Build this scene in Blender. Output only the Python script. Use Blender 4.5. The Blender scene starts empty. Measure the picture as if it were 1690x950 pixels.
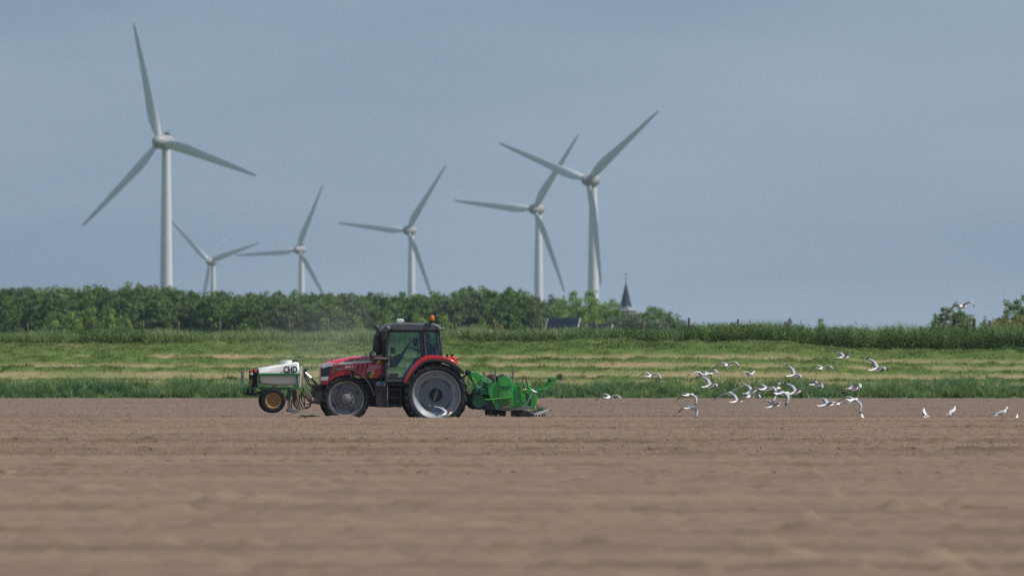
import bpy, bmesh, math, random
import numpy as np
from mathutils import Vector, Matrix, Euler

# ------------------------------------------------------------------ camera, sky, sun, exposure
scene = bpy.context.scene
COL = scene.collection
R = math.radians
LENS, SENSOR = 300.0, 36.0
F = LENS / SENSOR * 1690.0          # focal length in photograph pixels
HZ, CH = 598.0, 1.67                # horizon row of the photograph, eye height in metres

cam_d = bpy.data.cameras.new('camera')
cam_d.lens, cam_d.sensor_width, cam_d.sensor_fit = LENS, SENSOR, 'HORIZONTAL'
cam_d.clip_start, cam_d.clip_end = 0.5, 20000
cam_d.dof.use_dof = True
cam_d.dof.focus_distance = 257.0
cam_d.dof.aperture_fstop = 3.4
cam = bpy.data.objects.new('camera', cam_d)
COL.objects.link(cam)
cam.location = (0, 0, CH)
cam.rotation_euler = (R(90) + math.atan((HZ - 475) / F), 0, 0)
scene.camera = cam

SUN_EL, SUN_AZ = R(52), R(98)       # azimuth from +Y (view direction) towards +X
world = bpy.data.worlds.new('World')
scene.world = world
world.use_nodes = True
wn, wl = world.node_tree.nodes, world.node_tree.links
wn.clear()
w_out = wn.new('ShaderNodeOutputWorld')
w_bg = wn.new('ShaderNodeBackground')
w_bg.inputs['Strength'].default_value = 0.1
w_sky = wn.new('ShaderNodeTexSky')
w_sky.sky_type = 'NISHITA'
w_sky.sun_disc = False
w_sky.sun_elevation, w_sky.sun_rotation = SUN_EL, SUN_AZ
w_sky.dust_density = 1.5
w_co = wn.new('ShaderNodeTexCoord')
w_map = wn.new('ShaderNodeMapping')
w_map.inputs['Scale'].default_value = (8, 8, 40)
w_map.inputs['Location'].default_value = (3.3, 6.1, 4.7)
w_noi = wn.new('ShaderNodeTexNoise')
w_noi.inputs['Scale'].default_value = 1.0
w_noi.inputs['Detail'].default_value = 5.0
w_noi.inputs['Roughness'].default_value = 0.45
w_ramp = wn.new('ShaderNodeValToRGB')     # the sheet of grey-blue cloud
w_ramp.color_ramp.elements[0].position = 0.34
w_ramp.color_ramp.elements[0].color = (1.95, 3.02, 4.48, 1)
w_ramp.color_ramp.elements[1].position = 0.66
w_ramp.color_ramp.elements[1].color = (3.45, 4.58, 5.90, 1)
w_mix = wn.new('ShaderNodeMix')
w_mix.data_type = 'RGBA'
w_mix.inputs['Factor'].default_value = 0.75
wl.new(w_co.outputs['Generated'], w_map.inputs['Vector'])
wl.new(w_map.outputs['Vector'], w_noi.inputs['Vector'])
wl.new(w_noi.outputs['Fac'], w_ramp.inputs['Fac'])
wl.new(w_sky.outputs['Color'], w_mix.inputs['A'])
wl.new(w_ramp.outputs['Color'], w_mix.inputs['B'])
wl.new(w_mix.outputs['Result'], w_bg.inputs['Color'])
wl.new(w_bg.outputs['Background'], w_out.inputs['Surface'])

sun_d = bpy.data.lights.new('sun', 'SUN')
sun_d.energy, sun_d.angle, sun_d.color = 5.0, R(0.5), (1.0, 0.955, 0.885)
sun = bpy.data.objects.new('sun', sun_d)
COL.objects.link(sun)
to_sun = Vector((math.cos(SUN_EL) * math.sin(SUN_AZ), math.cos(SUN_EL) * math.cos(SUN_AZ), math.sin(SUN_EL)))
sun.rotation_euler = to_sun.to_track_quat('Z', 'Y').to_euler()
sun.location = (60, 200, 80)

scene.render.engine = 'CYCLES'
scene.view_settings.view_transform = 'Standard'
scene.view_settings.look = 'None'
scene.view_settings.exposure = 0.0
scene.view_settings.gamma = 1.0
scene.view_settings.use_curve_mapping = False
scene.cycles.use_denoising = False   # keeps the fine grain of soil and grass
scene.cycles.max_bounces = 6
scene.cycles.transparent_max_bounces = 16
scene.cycles.volume_bounces = 0
scene.render.resolution_x, scene.render.resolution_y = 1024, 575

rng = np.random.default_rng(7)
random.seed(7)


def W(px, py, Y):
    """a point of the place, from its row and column in the photograph and its distance"""
    return Vector(((px - 845) / F * Y, Y, CH + (HZ - py) / F * Y))


# ------------------------------------------------------------------ materials
def _mix(nt, a, b, fac, blend='MIX'):
    m = nt.nodes.new('ShaderNodeMix')
    m.data_type = 'RGBA'
    m.blend_type = blend
    for key, v in (('A', a), ('B', b)):
        if isinstance(v, tuple):
            m.inputs[key].default_value = (*v, 1)
        else:
            nt.links.new(v, m.inputs[key])
    if isinstance(fac, (int, float)):
        m.inputs['Factor'].default_value = fac
    else:
        nt.links.new(fac, m.inputs['Factor'])
    return m.outputs['Result']


def _noise(nt, scale, detail=4, rough=0.55, stretch=None, coord='Object'):
    co = nt.nodes.new('ShaderNodeTexCoord')
    vec = co.outputs[coord]
    if stretch:
        mp = nt.nodes.new('ShaderNodeMapping')
        mp.inputs['Scale'].default_value = stretch
        nt.links.new(vec, mp.inputs['Vector'])
        vec = mp.outputs['Vector']
    n = nt.nodes.new('ShaderNodeTexNoise')
    n.inputs['Scale'].default_value = scale
    n.inputs['Detail'].default_value = detail
    n.inputs['Roughness'].default_value = rough
    nt.links.new(vec, n.inputs['Vector'])
    return n.outputs['Fac']


def _range(nt, v, a, b, c=0.0, d=1.0):
    m = nt.nodes.new('ShaderNodeMapRange')
    m.inputs[1].default_value, m.inputs[2].default_value = a, b
    m.inputs[3].default_value, m.inputs[4].default_value = c, d
    nt.links.new(v, m.inputs[0])
    return m.outputs[0]


def mat(name, col, rough=0.5, metal=0.0, vary=0.12, scale=6.0, dirt=0.0, dirt_col=(0.20, 0.145, 0.10), dirt_scale=3.0, spec=0.5, coat=0.0, bump=0.0):
    m = bpy.data.materials.new(name)
    m.use_nodes = True
    nt = m.node_tree
    b = nt.nodes['Principled BSDF']
    n = _noise(nt, scale)
    dark = tuple(c * (1 - vary) for c in col)
    lite = tuple(min(1, c * (1 + vary)) for c in col)
    c = _mix(nt, dark, lite, _range(nt, n, 0.3, 0.7))
    if dirt > 0:
        d = _noise(nt, dirt_scale, 6, 0.65)
        c = _mix(nt, c, dirt_col, _range(nt, d, 0.62 - 0.35 * dirt, 0.80 - 0.2 * dirt, 0, min(1, 0.35 + dirt)))
    nt.links.new(c, b.inputs['Base Color'])
    nt.links.new(_range(nt, n, 0.2, 0.8, rough * 0.85, min(1, rough * 1.2)), b.inputs['Roughness'])
    b.inputs['Metallic'].default_value = metal
    b.inputs['Specular IOR Level'].default_value = spec
    b.inputs['Coat Weight'].default_value = coat
    b.inputs['Coat Roughness'].default_value = 0.12
    if bump:
        bp = nt.nodes.new('ShaderNodeBump')
        bp.inputs['Strength'].default_value = 0.6
        bp.inputs['Distance'].default_value = bump
        nt.links.new(n, bp.inputs['Height'])
        nt.links.new(bp.outputs['Normal'], b.inputs['Normal'])
    return m


def leaf_mat(name, c0, c1, c2=None, scale=0.5, transl=0.30, stretch=None):
    """foliage: a tint stored per blade or leaf plus a broad patchiness, some light passing through"""
    m = bpy.data.materials.new(name)
    m.use_nodes = True
    nt = m.node_tree
    b = nt.nodes['Principled BSDF']
    out = nt.nodes['Material Output']
    at = nt.nodes.new('ShaderNodeAttribute')
    at.attribute_name = 'tint'
    c = _mix(nt, c0, c1, at.outputs['Fac'])
    if c2:
        n = _noise(nt, scale, 3, 0.6, stretch)
        c = _mix(nt, c, c2, _range(nt, n, 0.46, 0.72))
    nt.links.new(c, b.inputs['Base Color'])
    b.inputs['Roughness'].default_value = 0.62
    b.inputs['Specular IOR Level'].default_value = 0.25
    tr = nt.nodes.new('ShaderNodeBsdfTranslucent')
    nt.links.new(c, tr.inputs['Color'])
    mx = nt.nodes.new('ShaderNodeMixShader')
    mx.inputs['Fac'].default_value = transl
    nt.links.new(b.outputs['BSDF'], mx.inputs[1])
    nt.links.new(tr.outputs['BSDF'], mx.inputs[2])
    nt.links.new(mx.outputs['Shader'], out.inputs['Surface'])
    return m


def glass_mat(name, tint):
    m = bpy.data.materials.new(name)
    m.use_nodes = True
    nt = m.node_tree
    nt.nodes.remove(nt.nodes['Principled BSDF'])
    out = nt.nodes['Material Output']
    tr = nt.nodes.new('ShaderNodeBsdfTransparent')
    n = _noise(nt, 2.0, 3)
    nt.links.new(_mix(nt, tuple(0.93 * t for t in tint), tint, n), tr.inputs['Color'])
    gl = nt.nodes.new('ShaderNodeBsdfGlossy')
    gl.inputs['Roughness'].default_value = 0.03
    fr = nt.nodes.new('ShaderNodeFresnel')
    fr.inputs['IOR'].default_value = 1.5
    mx = nt.nodes.new('ShaderNodeMixShader')
    nt.links.new(fr.outputs[0], mx.inputs['Fac'])
    nt.links.new(tr.outputs[0], mx.inputs[1])
    nt.links.new(gl.outputs[0], mx.inputs[2])
    nt.links.new(mx.outputs[0], out.inputs['Surface'])
    return m


def soil_mat():
    m = bpy.data.materials.new('soil')
    m.use_nodes = True
    nt = m.node_tree
    b = nt.nodes['Principled BSDF']
    geo = nt.nodes.new('ShaderNodeNewGeometry')
    sep = nt.nodes.new('ShaderNodeSeparateXYZ')
    nt.links.new(geo.outputs['Position'], sep.inputs[0])
    warm = _mix(nt, (0.168, 0.114, 0.077), (0.222, 0.153, 0.105), _noise(nt, 1.4, 6, 0.7))
    grey = _mix(nt, (0.146, 0.104, 0.080), (0.198, 0.144, 0.111), _noise(nt, 2.2, 6, 0.7))
    edge = nt.nodes.new('ShaderNodeMath')          # the worked strip ends where the machine runs
    edge.operation = 'ADD'
    nt.links.new(sep.outputs['Y'], edge.inputs[0])
    nt.links.new(_range(nt, _noise(nt, 0.12, 3), 0.2, 0.8, -9, 9), edge.inputs[1])
    c = _mix(nt, warm, grey, _range(nt, edge.outputs[0], 244, 262))
    # passes of the machine: some dried paler, some still damp
    ps = _noise(nt, 1.0, 3, 0.6, (0.006, 0.16, 0.0))
    c = _mix(nt, c, (0.112, 0.078, 0.056), _range(nt, ps, 0.45, 0.66, 0, 0.55))
    # damp, darker streaks left along the direction of work
    st = _noise(nt, 1.0, 5, 0.6, (0.10, 0.55, 0.4))
    c = _mix(nt, c, (0.085, 0.058, 0.044), _range(nt, st, 0.50, 0.74, 0, 0.75))
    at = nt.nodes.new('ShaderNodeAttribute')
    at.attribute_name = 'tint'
    c = _mix(nt, c, (0.070, 0.048, 0.036), at.outputs['Fac'])  # painted shade on the near faces of the track steps
    cl = _noise(nt, 9.0, 5, 0.75)
    c = _mix(nt, c, (0.28, 0.21, 0.16), _range(nt, cl, 0.60, 0.78, 0, 0.5))
    nt.links.new(c, b.inputs['Base Color'])
    b.inputs['Roughness'].default_value = 0.95
    b.inputs['Specular IOR Level'].default_value = 0.1
    bp = nt.nodes.new('ShaderNodeBump')
    bp.inputs['Strength'].default_value = 0.5
    bp.inputs['Distance'].default_value = 0.02
    nt.links.new(_noise(nt, 16, 6, 0.75), bp.inputs['Height'])
    nt.links.new(bp.outputs['Normal'], b.inputs['Normal'])
    return m


def bank_mat():
    m = bpy.data.materials.new('mown_bank')
    m.use_nodes = True
    nt = m.node_tree
    b = nt.nodes['Principled BSDF']
    c = _mix(nt, (0.235, 0.175, 0.095), (0.33, 0.25, 0.14), _noise(nt, 3.0, 6, 0.7))
    g = _noise(nt, 0.8, 5, 0.65, (0.25, 0.8, 1))
    c = _mix(nt, c, (0.125, 0.165, 0.050), _range(nt, g, 0.40, 0.63, 0.0, 0.88))
    at = nt.nodes.new('ShaderNodeAttribute')
    at.attribute_name = 'tint'
    sw = _mix(nt, (0.038, 0.078, 0.015), (0.135, 0.182, 0.050), _noise(nt, 2.4, 6, 0.7, (0.5, 1.5, 1)))
    c = _mix(nt, c, sw, at.outputs['Fac'])
    bp = nt.nodes.new('ShaderNodeBump')
    bp.inputs['Strength'].default_value = 0.8
    bp.inputs['Distance'].default_value = 0.05
    nt.links.new(_noise(nt, 7, 6, 0.75, (0.6, 1.5, 1)), bp.inputs['Height'])
    nt.links.new(bp.outputs['Normal'], b.inputs['Normal'])
    nt.links.new(c, b.inputs['Base Color'])
    b.inputs['Roughness'].default_value = 0.95
    b.inputs['Specular IOR Level'].default_value = 0.1
    return m


M = {}
M['soil'] = soil_mat()
M['bank'] = bank_mat()
M['meadow'] = mat('meadow_ground', (0.085, 0.11, 0.035), 0.95, vary=0.35, scale=0.05, spec=0.1)
M['tall_grass'] = leaf_mat('tall_grass', (0.072, 0.135, 0.036), (0.240, 0.340, 0.120), (0.100, 0.200, 0.095), 0.35, 0.35)
M['reed'] = leaf_mat('reed', (0.125, 0.195, 0.056), (0.360, 0.430, 0.205), (0.115, 0.200, 0.058), 0.25, 0.35)
M['weed'] = leaf_mat('weed_leaf', (0.026, 0.060, 0.012), (0.105, 0.180, 0.042), (0.13, 0.19, 0.045), 0.5, 0.30)
M['hay'] = leaf_mat('cut_grass', (0.042, 0.098, 0.018), (0.180, 0.250, 0.066), (0.26, 0.265, 0.110), 0.55, 0.30, (0.3, 1.2, 1))
M['leaf_wood'] = leaf_mat('leaf_wood', (0.062, 0.120, 0.022), (0.170, 0.255, 0.058), None, transl=0.28)
M['leaf_poplar'] = leaf_mat('leaf_poplar', (0.078, 0.125, 0.040), (0.195, 0.250, 0.105), None, transl=0.28)
M['leaf_pale'] = leaf_mat('leaf_pale', (0.125, 0.175, 0.080), (0.270, 0.330, 0.170), None, transl=0.4)
M['leaf_lime'] = leaf_mat('leaf_bright', (0.130, 0.210, 0.030), (0.270, 0.370, 0.080), None, transl=0.38)
M['leaf_willow'] = leaf_mat('leaf_willow', (0.090, 0.130, 0.055), (0.200, 0.250, 0.120), None, transl=0.3)
M['leaf_yellow'] = leaf_mat('leaf_yellow', (0.16, 0.165, 0.035), (0.30, 0.285, 0.075), None, transl=0.3)
M['bark'] = mat('bark', (0.095, 0.072, 0.052), 0.9, vary=0.35, scale=5, spec=0.2, bump=0.01)
M['post_wood'] = mat('weathered_wood', (0.125, 0.098, 0.080), 0.9, vary=0.4, scale=9, spec=0.2, bump=0.004)
M['turbine'] = mat('turbine_white', (0.56, 0.565, 0.585), 0.4, vary=0.05, scale=0.15, dirt=0.12, dirt_col=(0.45, 0.45, 0.44), dirt_scale=0.3)
M['nacelle'] = mat('nacelle_grey', (0.265, 0.262, 0.270), 0.5, vary=0.08, scale=0.5)
M['dark_plate'] = mat('dark_plate', (0.05, 0.05, 0.055), 0.6)
M['red'] = mat('red_paint', (0.60, 0.012, 0.026), 0.32, vary=0.06, scale=2.0, dirt=0.16, dirt_col=(0.28, 0.09, 0.07), dirt_scale=1.6, coat=0.5)
M['deep_red'] = mat('deep_red_plastic', (0.165, 0.010, 0.028), 0.5, vary=0.1)
M['silver'] = mat('silver_foil', (0.55, 0.56, 0.57), 0.4, vary=0.06)
M['white'] = mat('white_foil', (0.74, 0.74, 0.73), 0.45, vary=0.04)
M['black_text'] = mat('black_foil', (0.022, 0.022, 0.026), 0.5)
M['navy_text'] = mat('navy_foil', (0.012, 0.022, 0.07), 0.5)
M['green_foil'] = mat('green_foil', (0.010, 0.105, 0.065), 0.45)
M['yellow_foil'] = mat('yellow_foil', (0.62, 0.43, 0.03), 0.45)
M['black'] = mat('black_plastic', (0.020, 0.021, 0.024), 0.55, vary=0.25, dirt=0.10, dirt_scale=4)
M['cast'] = mat('cast_iron', (0.030, 0.030, 0.033), 0.65, vary=0.3, dirt=0.22, dirt_scale=3)
M['rubber'] = mat('tyre_rubber', (0.024, 0.024, 0.026), 0.85, vary=0.3, scale=8, dirt=0.20, dirt_col=(0.13, 0.10, 0.08), dirt_scale=5, spec=0.25)
M['rim'] = mat('rim_grey', (0.150, 0.172, 0.198), 0.5, vary=0.07, scale=3, dirt=0.16, dirt_col=(0.16, 0.14, 0.12), dirt_scale=2.2)
M['rim_light'] = mat('rim_light_grey', (0.265, 0.292, 0.320), 0.5, vary=0.06, scale=3, dirt=0.14, dirt_col=(0.22, 0.20, 0.175), dirt_scale=2.5)
M['rim_mud'] = mat('rim_muddy', (0.165, 0.155, 0.138), 0.7, vary=0.15, scale=5, dirt=0.5, dirt_col=(0.185, 0.155, 0.12), dirt_scale=4)
M['roof'] = mat('roof_grey', (0.085, 0.092, 0.105), 0.4, vary=0.08, dirt=0.10, dirt_col=(0.18, 0.17, 0.16))
M['chrome'] = mat('bright_steel', (0.55, 0.56, 0.58), 0.3, 0.8)
M['steel'] = mat('worn_steel', (0.19, 0.195, 0.21), 0.5, 0.4, vary=0.2, dirt=0.2)
M['lens'] = mat('lamp_lens', (0.50, 0.53, 0.56), 0.12, vary=0.05)
M['lamp'] = mat('dusty_lamp', (0.26, 0.25, 0.235), 0.25, vary=0.1)
M['orange'] = mat('orange_lens', (0.85, 0.16, 0.012), 0.25, vary=0.05)
M['red_lens'] = mat('red_lens', (0.55, 0.02, 0.02), 0.25, vary=0.05)
M['blue'] = mat('blue_badge', (0.03, 0.10, 0.36), 0.35)
M['glass'] = glass_mat('cab_glass', (0.78, 0.88, 0.90))
M['rear_glass'] = glass_mat('rear_glass', (0.76, 0.88, 0.94))
M['mesh_grille'] = mat('dusty_grille', (0.125, 0.070, 0.055), 0.8, vary=0.35, scale=22)
M['tank'] = mat('tank_plastic', (0.68, 0.675, 0.64), 0.5, vary=0.05, scale=2.5, dirt=0.14, dirt_col=(0.50, 0.45, 0.38), dirt_scale=2)
M['green_dark'] = mat('green_frame', (0.012, 0.135, 0.048), 0.42, vary=0.12, dirt=0.14, dirt_scale=4, coat=0.2)
M['green'] = mat('green_paint', (0.030, 0.310, 0.042), 0.45, vary=0.12, scale=3, dirt=0.26, dirt_col=(0.14, 0.17, 0.07), dirt_scale=3.5, coat=0.15)
M['green_mud'] = mat('green_muddy', (0.045, 0.225, 0.040), 0.75, vary=0.15, dirt=0.38, dirt_col=(0.17, 0.16, 0.075), dirt_scale=6)
M['ochre'] = mat('ochre_rim', (0.36, 0.19, 0.055), 0.6, vary=0.15, dirt=0.2, dirt_col=(0.16, 0.09, 0.04), dirt_scale=9)
M['wood'] = mat('bare_wood', (0.33, 0.21, 0.11), 0.8, vary=0.15, scale=12)
M['rust'] = mat('rusty_iron', (0.115, 0.055, 0.035), 0.85, vary=0.35, scale=12, dirt=0.25)
M['mud'] = mat('caked_mud', (0.20, 0.155, 0.115), 0.95, vary=0.25, scale=10, spec=0.1, bump=0.01)
M['board'] = mat('brown_board', (0.085, 0.050, 0.035), 0.75, vary=0.2, scale=8)
M['hose'] = mat('black_hose', (0.016, 0.016, 0.018), 0.5)
M['cloth'] = mat('navy_cloth', (0.020, 0.030, 0.060), 0.85, vary=0.2, scale=12)
M['trouser'] = mat('dark_trousers', (0.025, 0.028, 0.035), 0.85, vary=0.2, scale=12)
M['skin'] = mat('skin', (0.42, 0.24, 0.17), 0.55, vary=0.06)
M['hair'] = mat('hair', (0.045, 0.030, 0.020), 0.7, vary=0.3, scale=40)
M['seat'] = mat('seat_cloth', (0.035, 0.038, 0.042), 0.85, vary=0.2, scale=15)
M['crate'] = mat('orange_crate', (0.40, 0.075, 0.030), 0.6)
M['slate'] = mat('slate', (0.028, 0.038, 0.058), 0.9, vary=0.2, scale=1.2, spec=0.1)
M['lead'] = mat('lead_sheet', (0.24, 0.25, 0.265), 0.35, vary=0.1, scale=0.8)
M['brick'] = mat('old_brick', (0.145, 0.120, 0.112), 0.9, vary=0.2, scale=1.5)
M['plaster'] = mat('plaster', (0.46, 0.43, 0.40), 0.85, vary=0.1, scale=0.6)
M['gull_white'] = mat('gull_white', (0.80, 0.80, 0.79), 0.7, vary=0.04, scale=12, spec=0.2)
M['gull_grey'] = mat('gull_grey', (0.34, 0.355, 0.38), 0.7, vary=0.08, scale=12, spec=0.2)
M['gull_under'] = mat('gull_underwing', (0.46, 0.425, 0.395), 0.75, vary=0.15, scale=14, spec=0.2)
M['gull_black'] = mat('gull_black', (0.030, 0.030, 0.034), 0.7, vary=0.2, scale=14, spec=0.2)
M['gull_beak'] = mat('gull_beak', (0.55, 0.30, 0.05), 0.5)


# ------------------------------------------------------------------ mesh helpers
def mesh_from_tris(name, v, t, tint=None, smooth=False, mats=()):
    me = bpy.data.meshes.new(name)
    v = np.asarray(v, dtype=np.float32)
    t = np.asarray(t, dtype=np.int32)
    me.vertices.add(len(v))
    me.vertices.foreach_set('co', v.ravel())
    k = t.shape[1]
    me.loops.add(t.size)
    me.loops.foreach_set('vertex_index', t.ravel())
    me.polygons.add(len(t))
    me.polygons.foreach_set('loop_start', np.arange(len(t), dtype=np.int32) * k)
    me.polygons.foreach_set('loop_total', np.full(len(t), k, dtype=np.int32))
    if smooth:
        me.polygons.foreach_set('use_smooth', np.ones(len(t), dtype=bool))
    me.update(calc_edges=True)
    if tint is not None:
        a = me.attributes.new('tint', 'FLOAT', 'POINT')
        a.data.foreach_set('value', np.asarray(tint, dtype=np.float32))
    for m_ in mats:
        me.materials.append(m_)
    return me


def link(name, data, parent=None, **props):
    o = bpy.data.objects.new(name, data)
    COL.objects.link(o)
    if parent is not None:
        o.parent = parent
    for k, v in props.items():
        o[k] = v
    return o


def thing(name, loc, rz=0.0, **props):
    o = bpy.data.objects.new(name, None)
    COL.objects.link(o)
    o.location = loc
    o.rotation_euler = (0, 0, rz)
    o.empty_display_size = 0.2
    for k, v in props.items():
        o[k] = v
    return o


def copy_tree(o, parent=None, **props):
    c = o.copy()
    COL.objects.link(c)
    c.parent = parent
    for k, v in props.items():
        c[k] = v
    for ch in o.children:
        copy_tree(ch, c)
    return c


class MB:
    """collects shapes into one mesh"""
    def __init__(self):
        self.v, self.f, self.mi, self.sm = [], [], [], []

    def add(self, verts, faces, mi=0, smooth=False):
        n = len(self.v)
        self.v += [tuple(p) for p in verts]
        for f in faces:
            self.f.append([i + n for i in f])
            self.mi.append(mi)
            self.sm.append(smooth)
        return self

    def box(self, x0, x1, y0, y1, z0, z1, mi=0):
        vs = [(x0, y0, z0), (x1, y0, z0), (x1, y1, z0), (x0, y1, z0), (x0, y0, z1), (x1, y0, z1), (x1, y1, z1), (x0, y1, z1)]
        return self.add(vs, [(0, 3, 2, 1), (4, 5, 6, 7), (0, 1, 5, 4), (1, 2, 6, 5), (2, 3, 7, 6), (3, 0, 4, 7)], mi)

    def prism(self, poly, y0, y1, mi=0):
        """poly: (x, z) outline, drawn out from y0 to y1"""
        a = sum(poly[i][0] * poly[(i + 1) % len(poly)][1] - poly[(i + 1) % len(poly)][0] * poly[i][1] for i in range(len(poly)))
        if a < 0:
            poly = poly[::-1]
        n = len(poly)
        vs = [(x, y0, z) for x, z in poly] + [(x, y1, z) for x, z in poly]
        fs = [list(range(n)), list(range(2 * n - 1, n - 1, -1))]
        fs += [(i, i + n, (i + 1) % n + n, (i + 1) % n) for i in range(n)]
        return self.add(vs, fs, mi)

    def strip(self, path, th, y0, y1, mi=0):
        """a bent sheet: path of (x, z) with thickness th, drawn out from y0 to y1"""
        up, dn = [], []
        for i, p in enumerate(path):
            a, b = path[max(0, i - 1)], path[min(len(path) - 1, i + 1)]
            dx, dz = b[0] - a[0], b[1] - a[1]
            l = math.hypot(dx, dz) or 1
            nx, nz = -dz / l * th / 2, dx / l * th / 2
            up.append((p[0] + nx, p[1] + nz))
            dn.append((p[0] - nx, p[1] - nz))
        n = len(path)
        vs = [(x, y0, z) for x, z in up] + [(x, y0, z) for x, z in dn] + [(x, y1, z) for x, z in up] + [(x, y1, z) for x, z in dn]
        fs = []
        for i in range(n - 1):
            j = i + 1
            fs += [(i, j, n + j, n + i), (2 * n + i, 3 * n + i, 3 * n + j, 2 * n + j), (i, 2 * n + i, 2 * n + j, j), (n + i, n + j, 3 * n + j, 3 * n + i)]
        fs += [(0, n, 3 * n, 2 * n), (n - 1, 3 * n - 1, 4 * n - 1, 2 * n - 1)]
        return self.add(vs, fs, mi)

    def tube(self, pts, rad, n=8, mi=0, smooth=True):
        pts = [Vector(p) for p in pts]
        rads = [rad] * len(pts) if isinstance(rad, (int, float)) else rad
        vs, ref = [], Vector((0.123, 0.321, 0.94)).normalized()
        for i, p in enumerate(pts):
            d = (pts[min(i + 1, len(pts) - 1)] - pts[max(i - 1, 0)]).normalized()
            if abs(d.dot(ref)) > 0.97:
                ref = Vector((0.9, 0.3, 0.1)).normalized()
            u = d.cross(ref).normalized()
            w = d.cross(u)
            for k in range(n):
                a = 2 * math.pi * k / n
                vs.append(p + (u * math.cos(a) + w * math.sin(a)) * rads[i])
        fs = []
        for i in range(len(pts) - 1):
            for k in range(n):
                fs.append((i * n + k, i * n + (k + 1) % n, (i + 1) * n + (k + 1) % n, (i + 1) * n + k))
        self.add(vs, fs, mi, smooth)
        return self.add([vs[k] for k in range(n)] + [vs[-n + k] for k in range(n)], [list(range(n - 1, -1, -1)), list(range(n, 2 * n))], mi)

    def lathe(self, prof, c, n=40, mi=0, axis='y', smooth=True, a0=0.0, a1=2 * math.pi):
        """prof: (radius, offset along the axis) revolved about the axis through c"""
        full = a1 - a0 > 6.28
        m = n if full else n + 1
        vs = []
        for r, h in prof:
            for k in range(m):
                a = a0 + (a1 - a0) * k / n
                if axis == 'y':
                    vs.append((c[0] + r * math.cos(a), c[1] + h, c[2] + r * math.sin(a)))
                elif axis == 'z':
                    vs.append((c[0] + r * math.cos(a), c[1] + r * math.sin(a), c[2] + h))
                else:
                    vs.append((c[0] + h, c[1] + r * math.cos(a), c[2] + r * math.sin(a)))
        fs = []
        for i in range(len(prof) - 1):
            for k in range(n):
                k2 = (k + 1) % m
                fs.append((i * m + k, i * m + k2, (i + 1) * m + k2, (i + 1) * m + k))
        return self.add(vs, fs, mi, smooth)

    def loft(self, secs, mi=0, smooth=True, closed=True, caps=True):
        n = len(secs[0])
        vs = [p for s in secs for p in s]
        fs = []
        for i in range(len(secs) - 1):
            for k in range(n if closed else n - 1):
                k2 = (k + 1) % n
                fs.append((i * n + k, i * n + k2, (i + 1) * n + k2, (i + 1) * n + k))
        if caps:
            fs.append(list(range(n - 1, -1, -1)))
            fs.append([len(vs) - n + k for k in range(n)])
        return self.add(vs, fs, mi, smooth)

    def mesh(self, name, mats):
        me = bpy.data.meshes.new(name)
        me.from_pydata(self.v, [], self.f)
        me.polygons.foreach_set('material_index', self.mi)
        me.polygons.foreach_set('use_smooth', self.sm)
        for m_ in mats if isinstance(mats, (list, tuple)) else [mats]:
            me.materials.append(m_)
        bm = bmesh.new()
        bm.from_mesh(me)
        bmesh.ops.recalc_face_normals(bm, faces=bm.faces)
        bm.to_mesh(me)
        bm.free()
        me.update()
        me.set_sharp_from_angle(angle=R(40))
        return me

    def build(self, name, mats, parent=None, bevel=0.0, **props):
        o = link(name, self.mesh(name, mats), parent, **props)
        if bevel:
            b = o.modifiers.new('bevel', 'BEVEL')
            b.width, b.segments, b.limit_method, b.angle_limit = bevel, 2, 'ANGLE', R(35)
        return o


def hash2(ix, iy, seed):
    h = (ix.astype(np.int64) * 374761393 + iy.astype(np.int64) * 668265263 + seed * 1442695041) & 0xFFFFFFFF
    h = ((h ^ (h >> 13)) * 1274126177) & 0xFFFFFFFF
    return ((h ^ (h >> 16)) & 0xFFFF) / 65535.0


def vnoise(x, y, seed=0):
    """smooth value noise, 0..1"""
    x, y = np.asarray(x, dtype=np.float64), np.asarray(y, dtype=np.float64)
    ix, iy = np.floor(x), np.floor(y)
    fx, fy = x - ix, y - iy
    fx, fy = fx * fx * (3 - 2 * fx), fy * fy * (3 - 2 * fy)
    ix, iy = ix.astype(np.int64), iy.astype(np.int64)
    a = hash2(ix, iy, seed) * (1 - fx) + hash2(ix + 1, iy, seed) * fx
    b = hash2(ix, iy + 1, seed) * (1 - fx) + hash2(ix + 1, iy + 1, seed) * fx
    return a * (1 - fy) + b * fy


def fbm(x, y, seed=0, octs=4):
    s, amp, tot = 0.0, 1.0, 0.0
    for o in range(octs):
        s = s + amp * vnoise(x * 2 ** o, y * 2 ** o, seed + o * 17)
        tot += amp
        amp *= 0.5
    return s / tot


def sstep(a, b, x):
    t = np.clip((x - a) / (b - a), 0, 1)
    return t * t * (3 - 2 * t)


def text_mesh(name, body, width, height, depth=0.003, fat=0.0, shear=0.0):
    """lettering as a mesh in the x-z plane, facing -y, lower left corner at the origin"""
    cu = bpy.data.curves.new(name, 'FONT')
    cu.body = body
    cu.extrude = 0.02
    cu.offset = fat
    cu.shear = shear
    cu.resolution_u = 3
    tmp = bpy.data.objects.new(name, cu)
    COL.objects.link(tmp)
    dg = bpy.context.evaluated_depsgraph_get()
    me = bpy.data.meshes.new_from_object(tmp.evaluated_get(dg))
    bpy.data.objects.remove(tmp)
    n = len(me.vertices)
    co = np.empty(n * 3, dtype=np.float32)
    me.vertices.foreach_get('co', co)
    co = co.reshape(-1, 3)
    lo, hi = co.min(0), co.max(0)
    q = np.empty_like(co)
    q[:, 0] = (co[:, 0] - lo[0]) / (hi[0] - lo[0]) * width
    q[:, 2] = (co[:, 1] - lo[1]) / (hi[1] - lo[1]) * height
    q[:, 1] = -(co[:, 2] - lo[2]) / max(1e-6, hi[2] - lo[2]) * depth
    me.vertices.foreach_set('co', q.ravel())
    me.update()
    me.name = name
    return me

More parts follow.
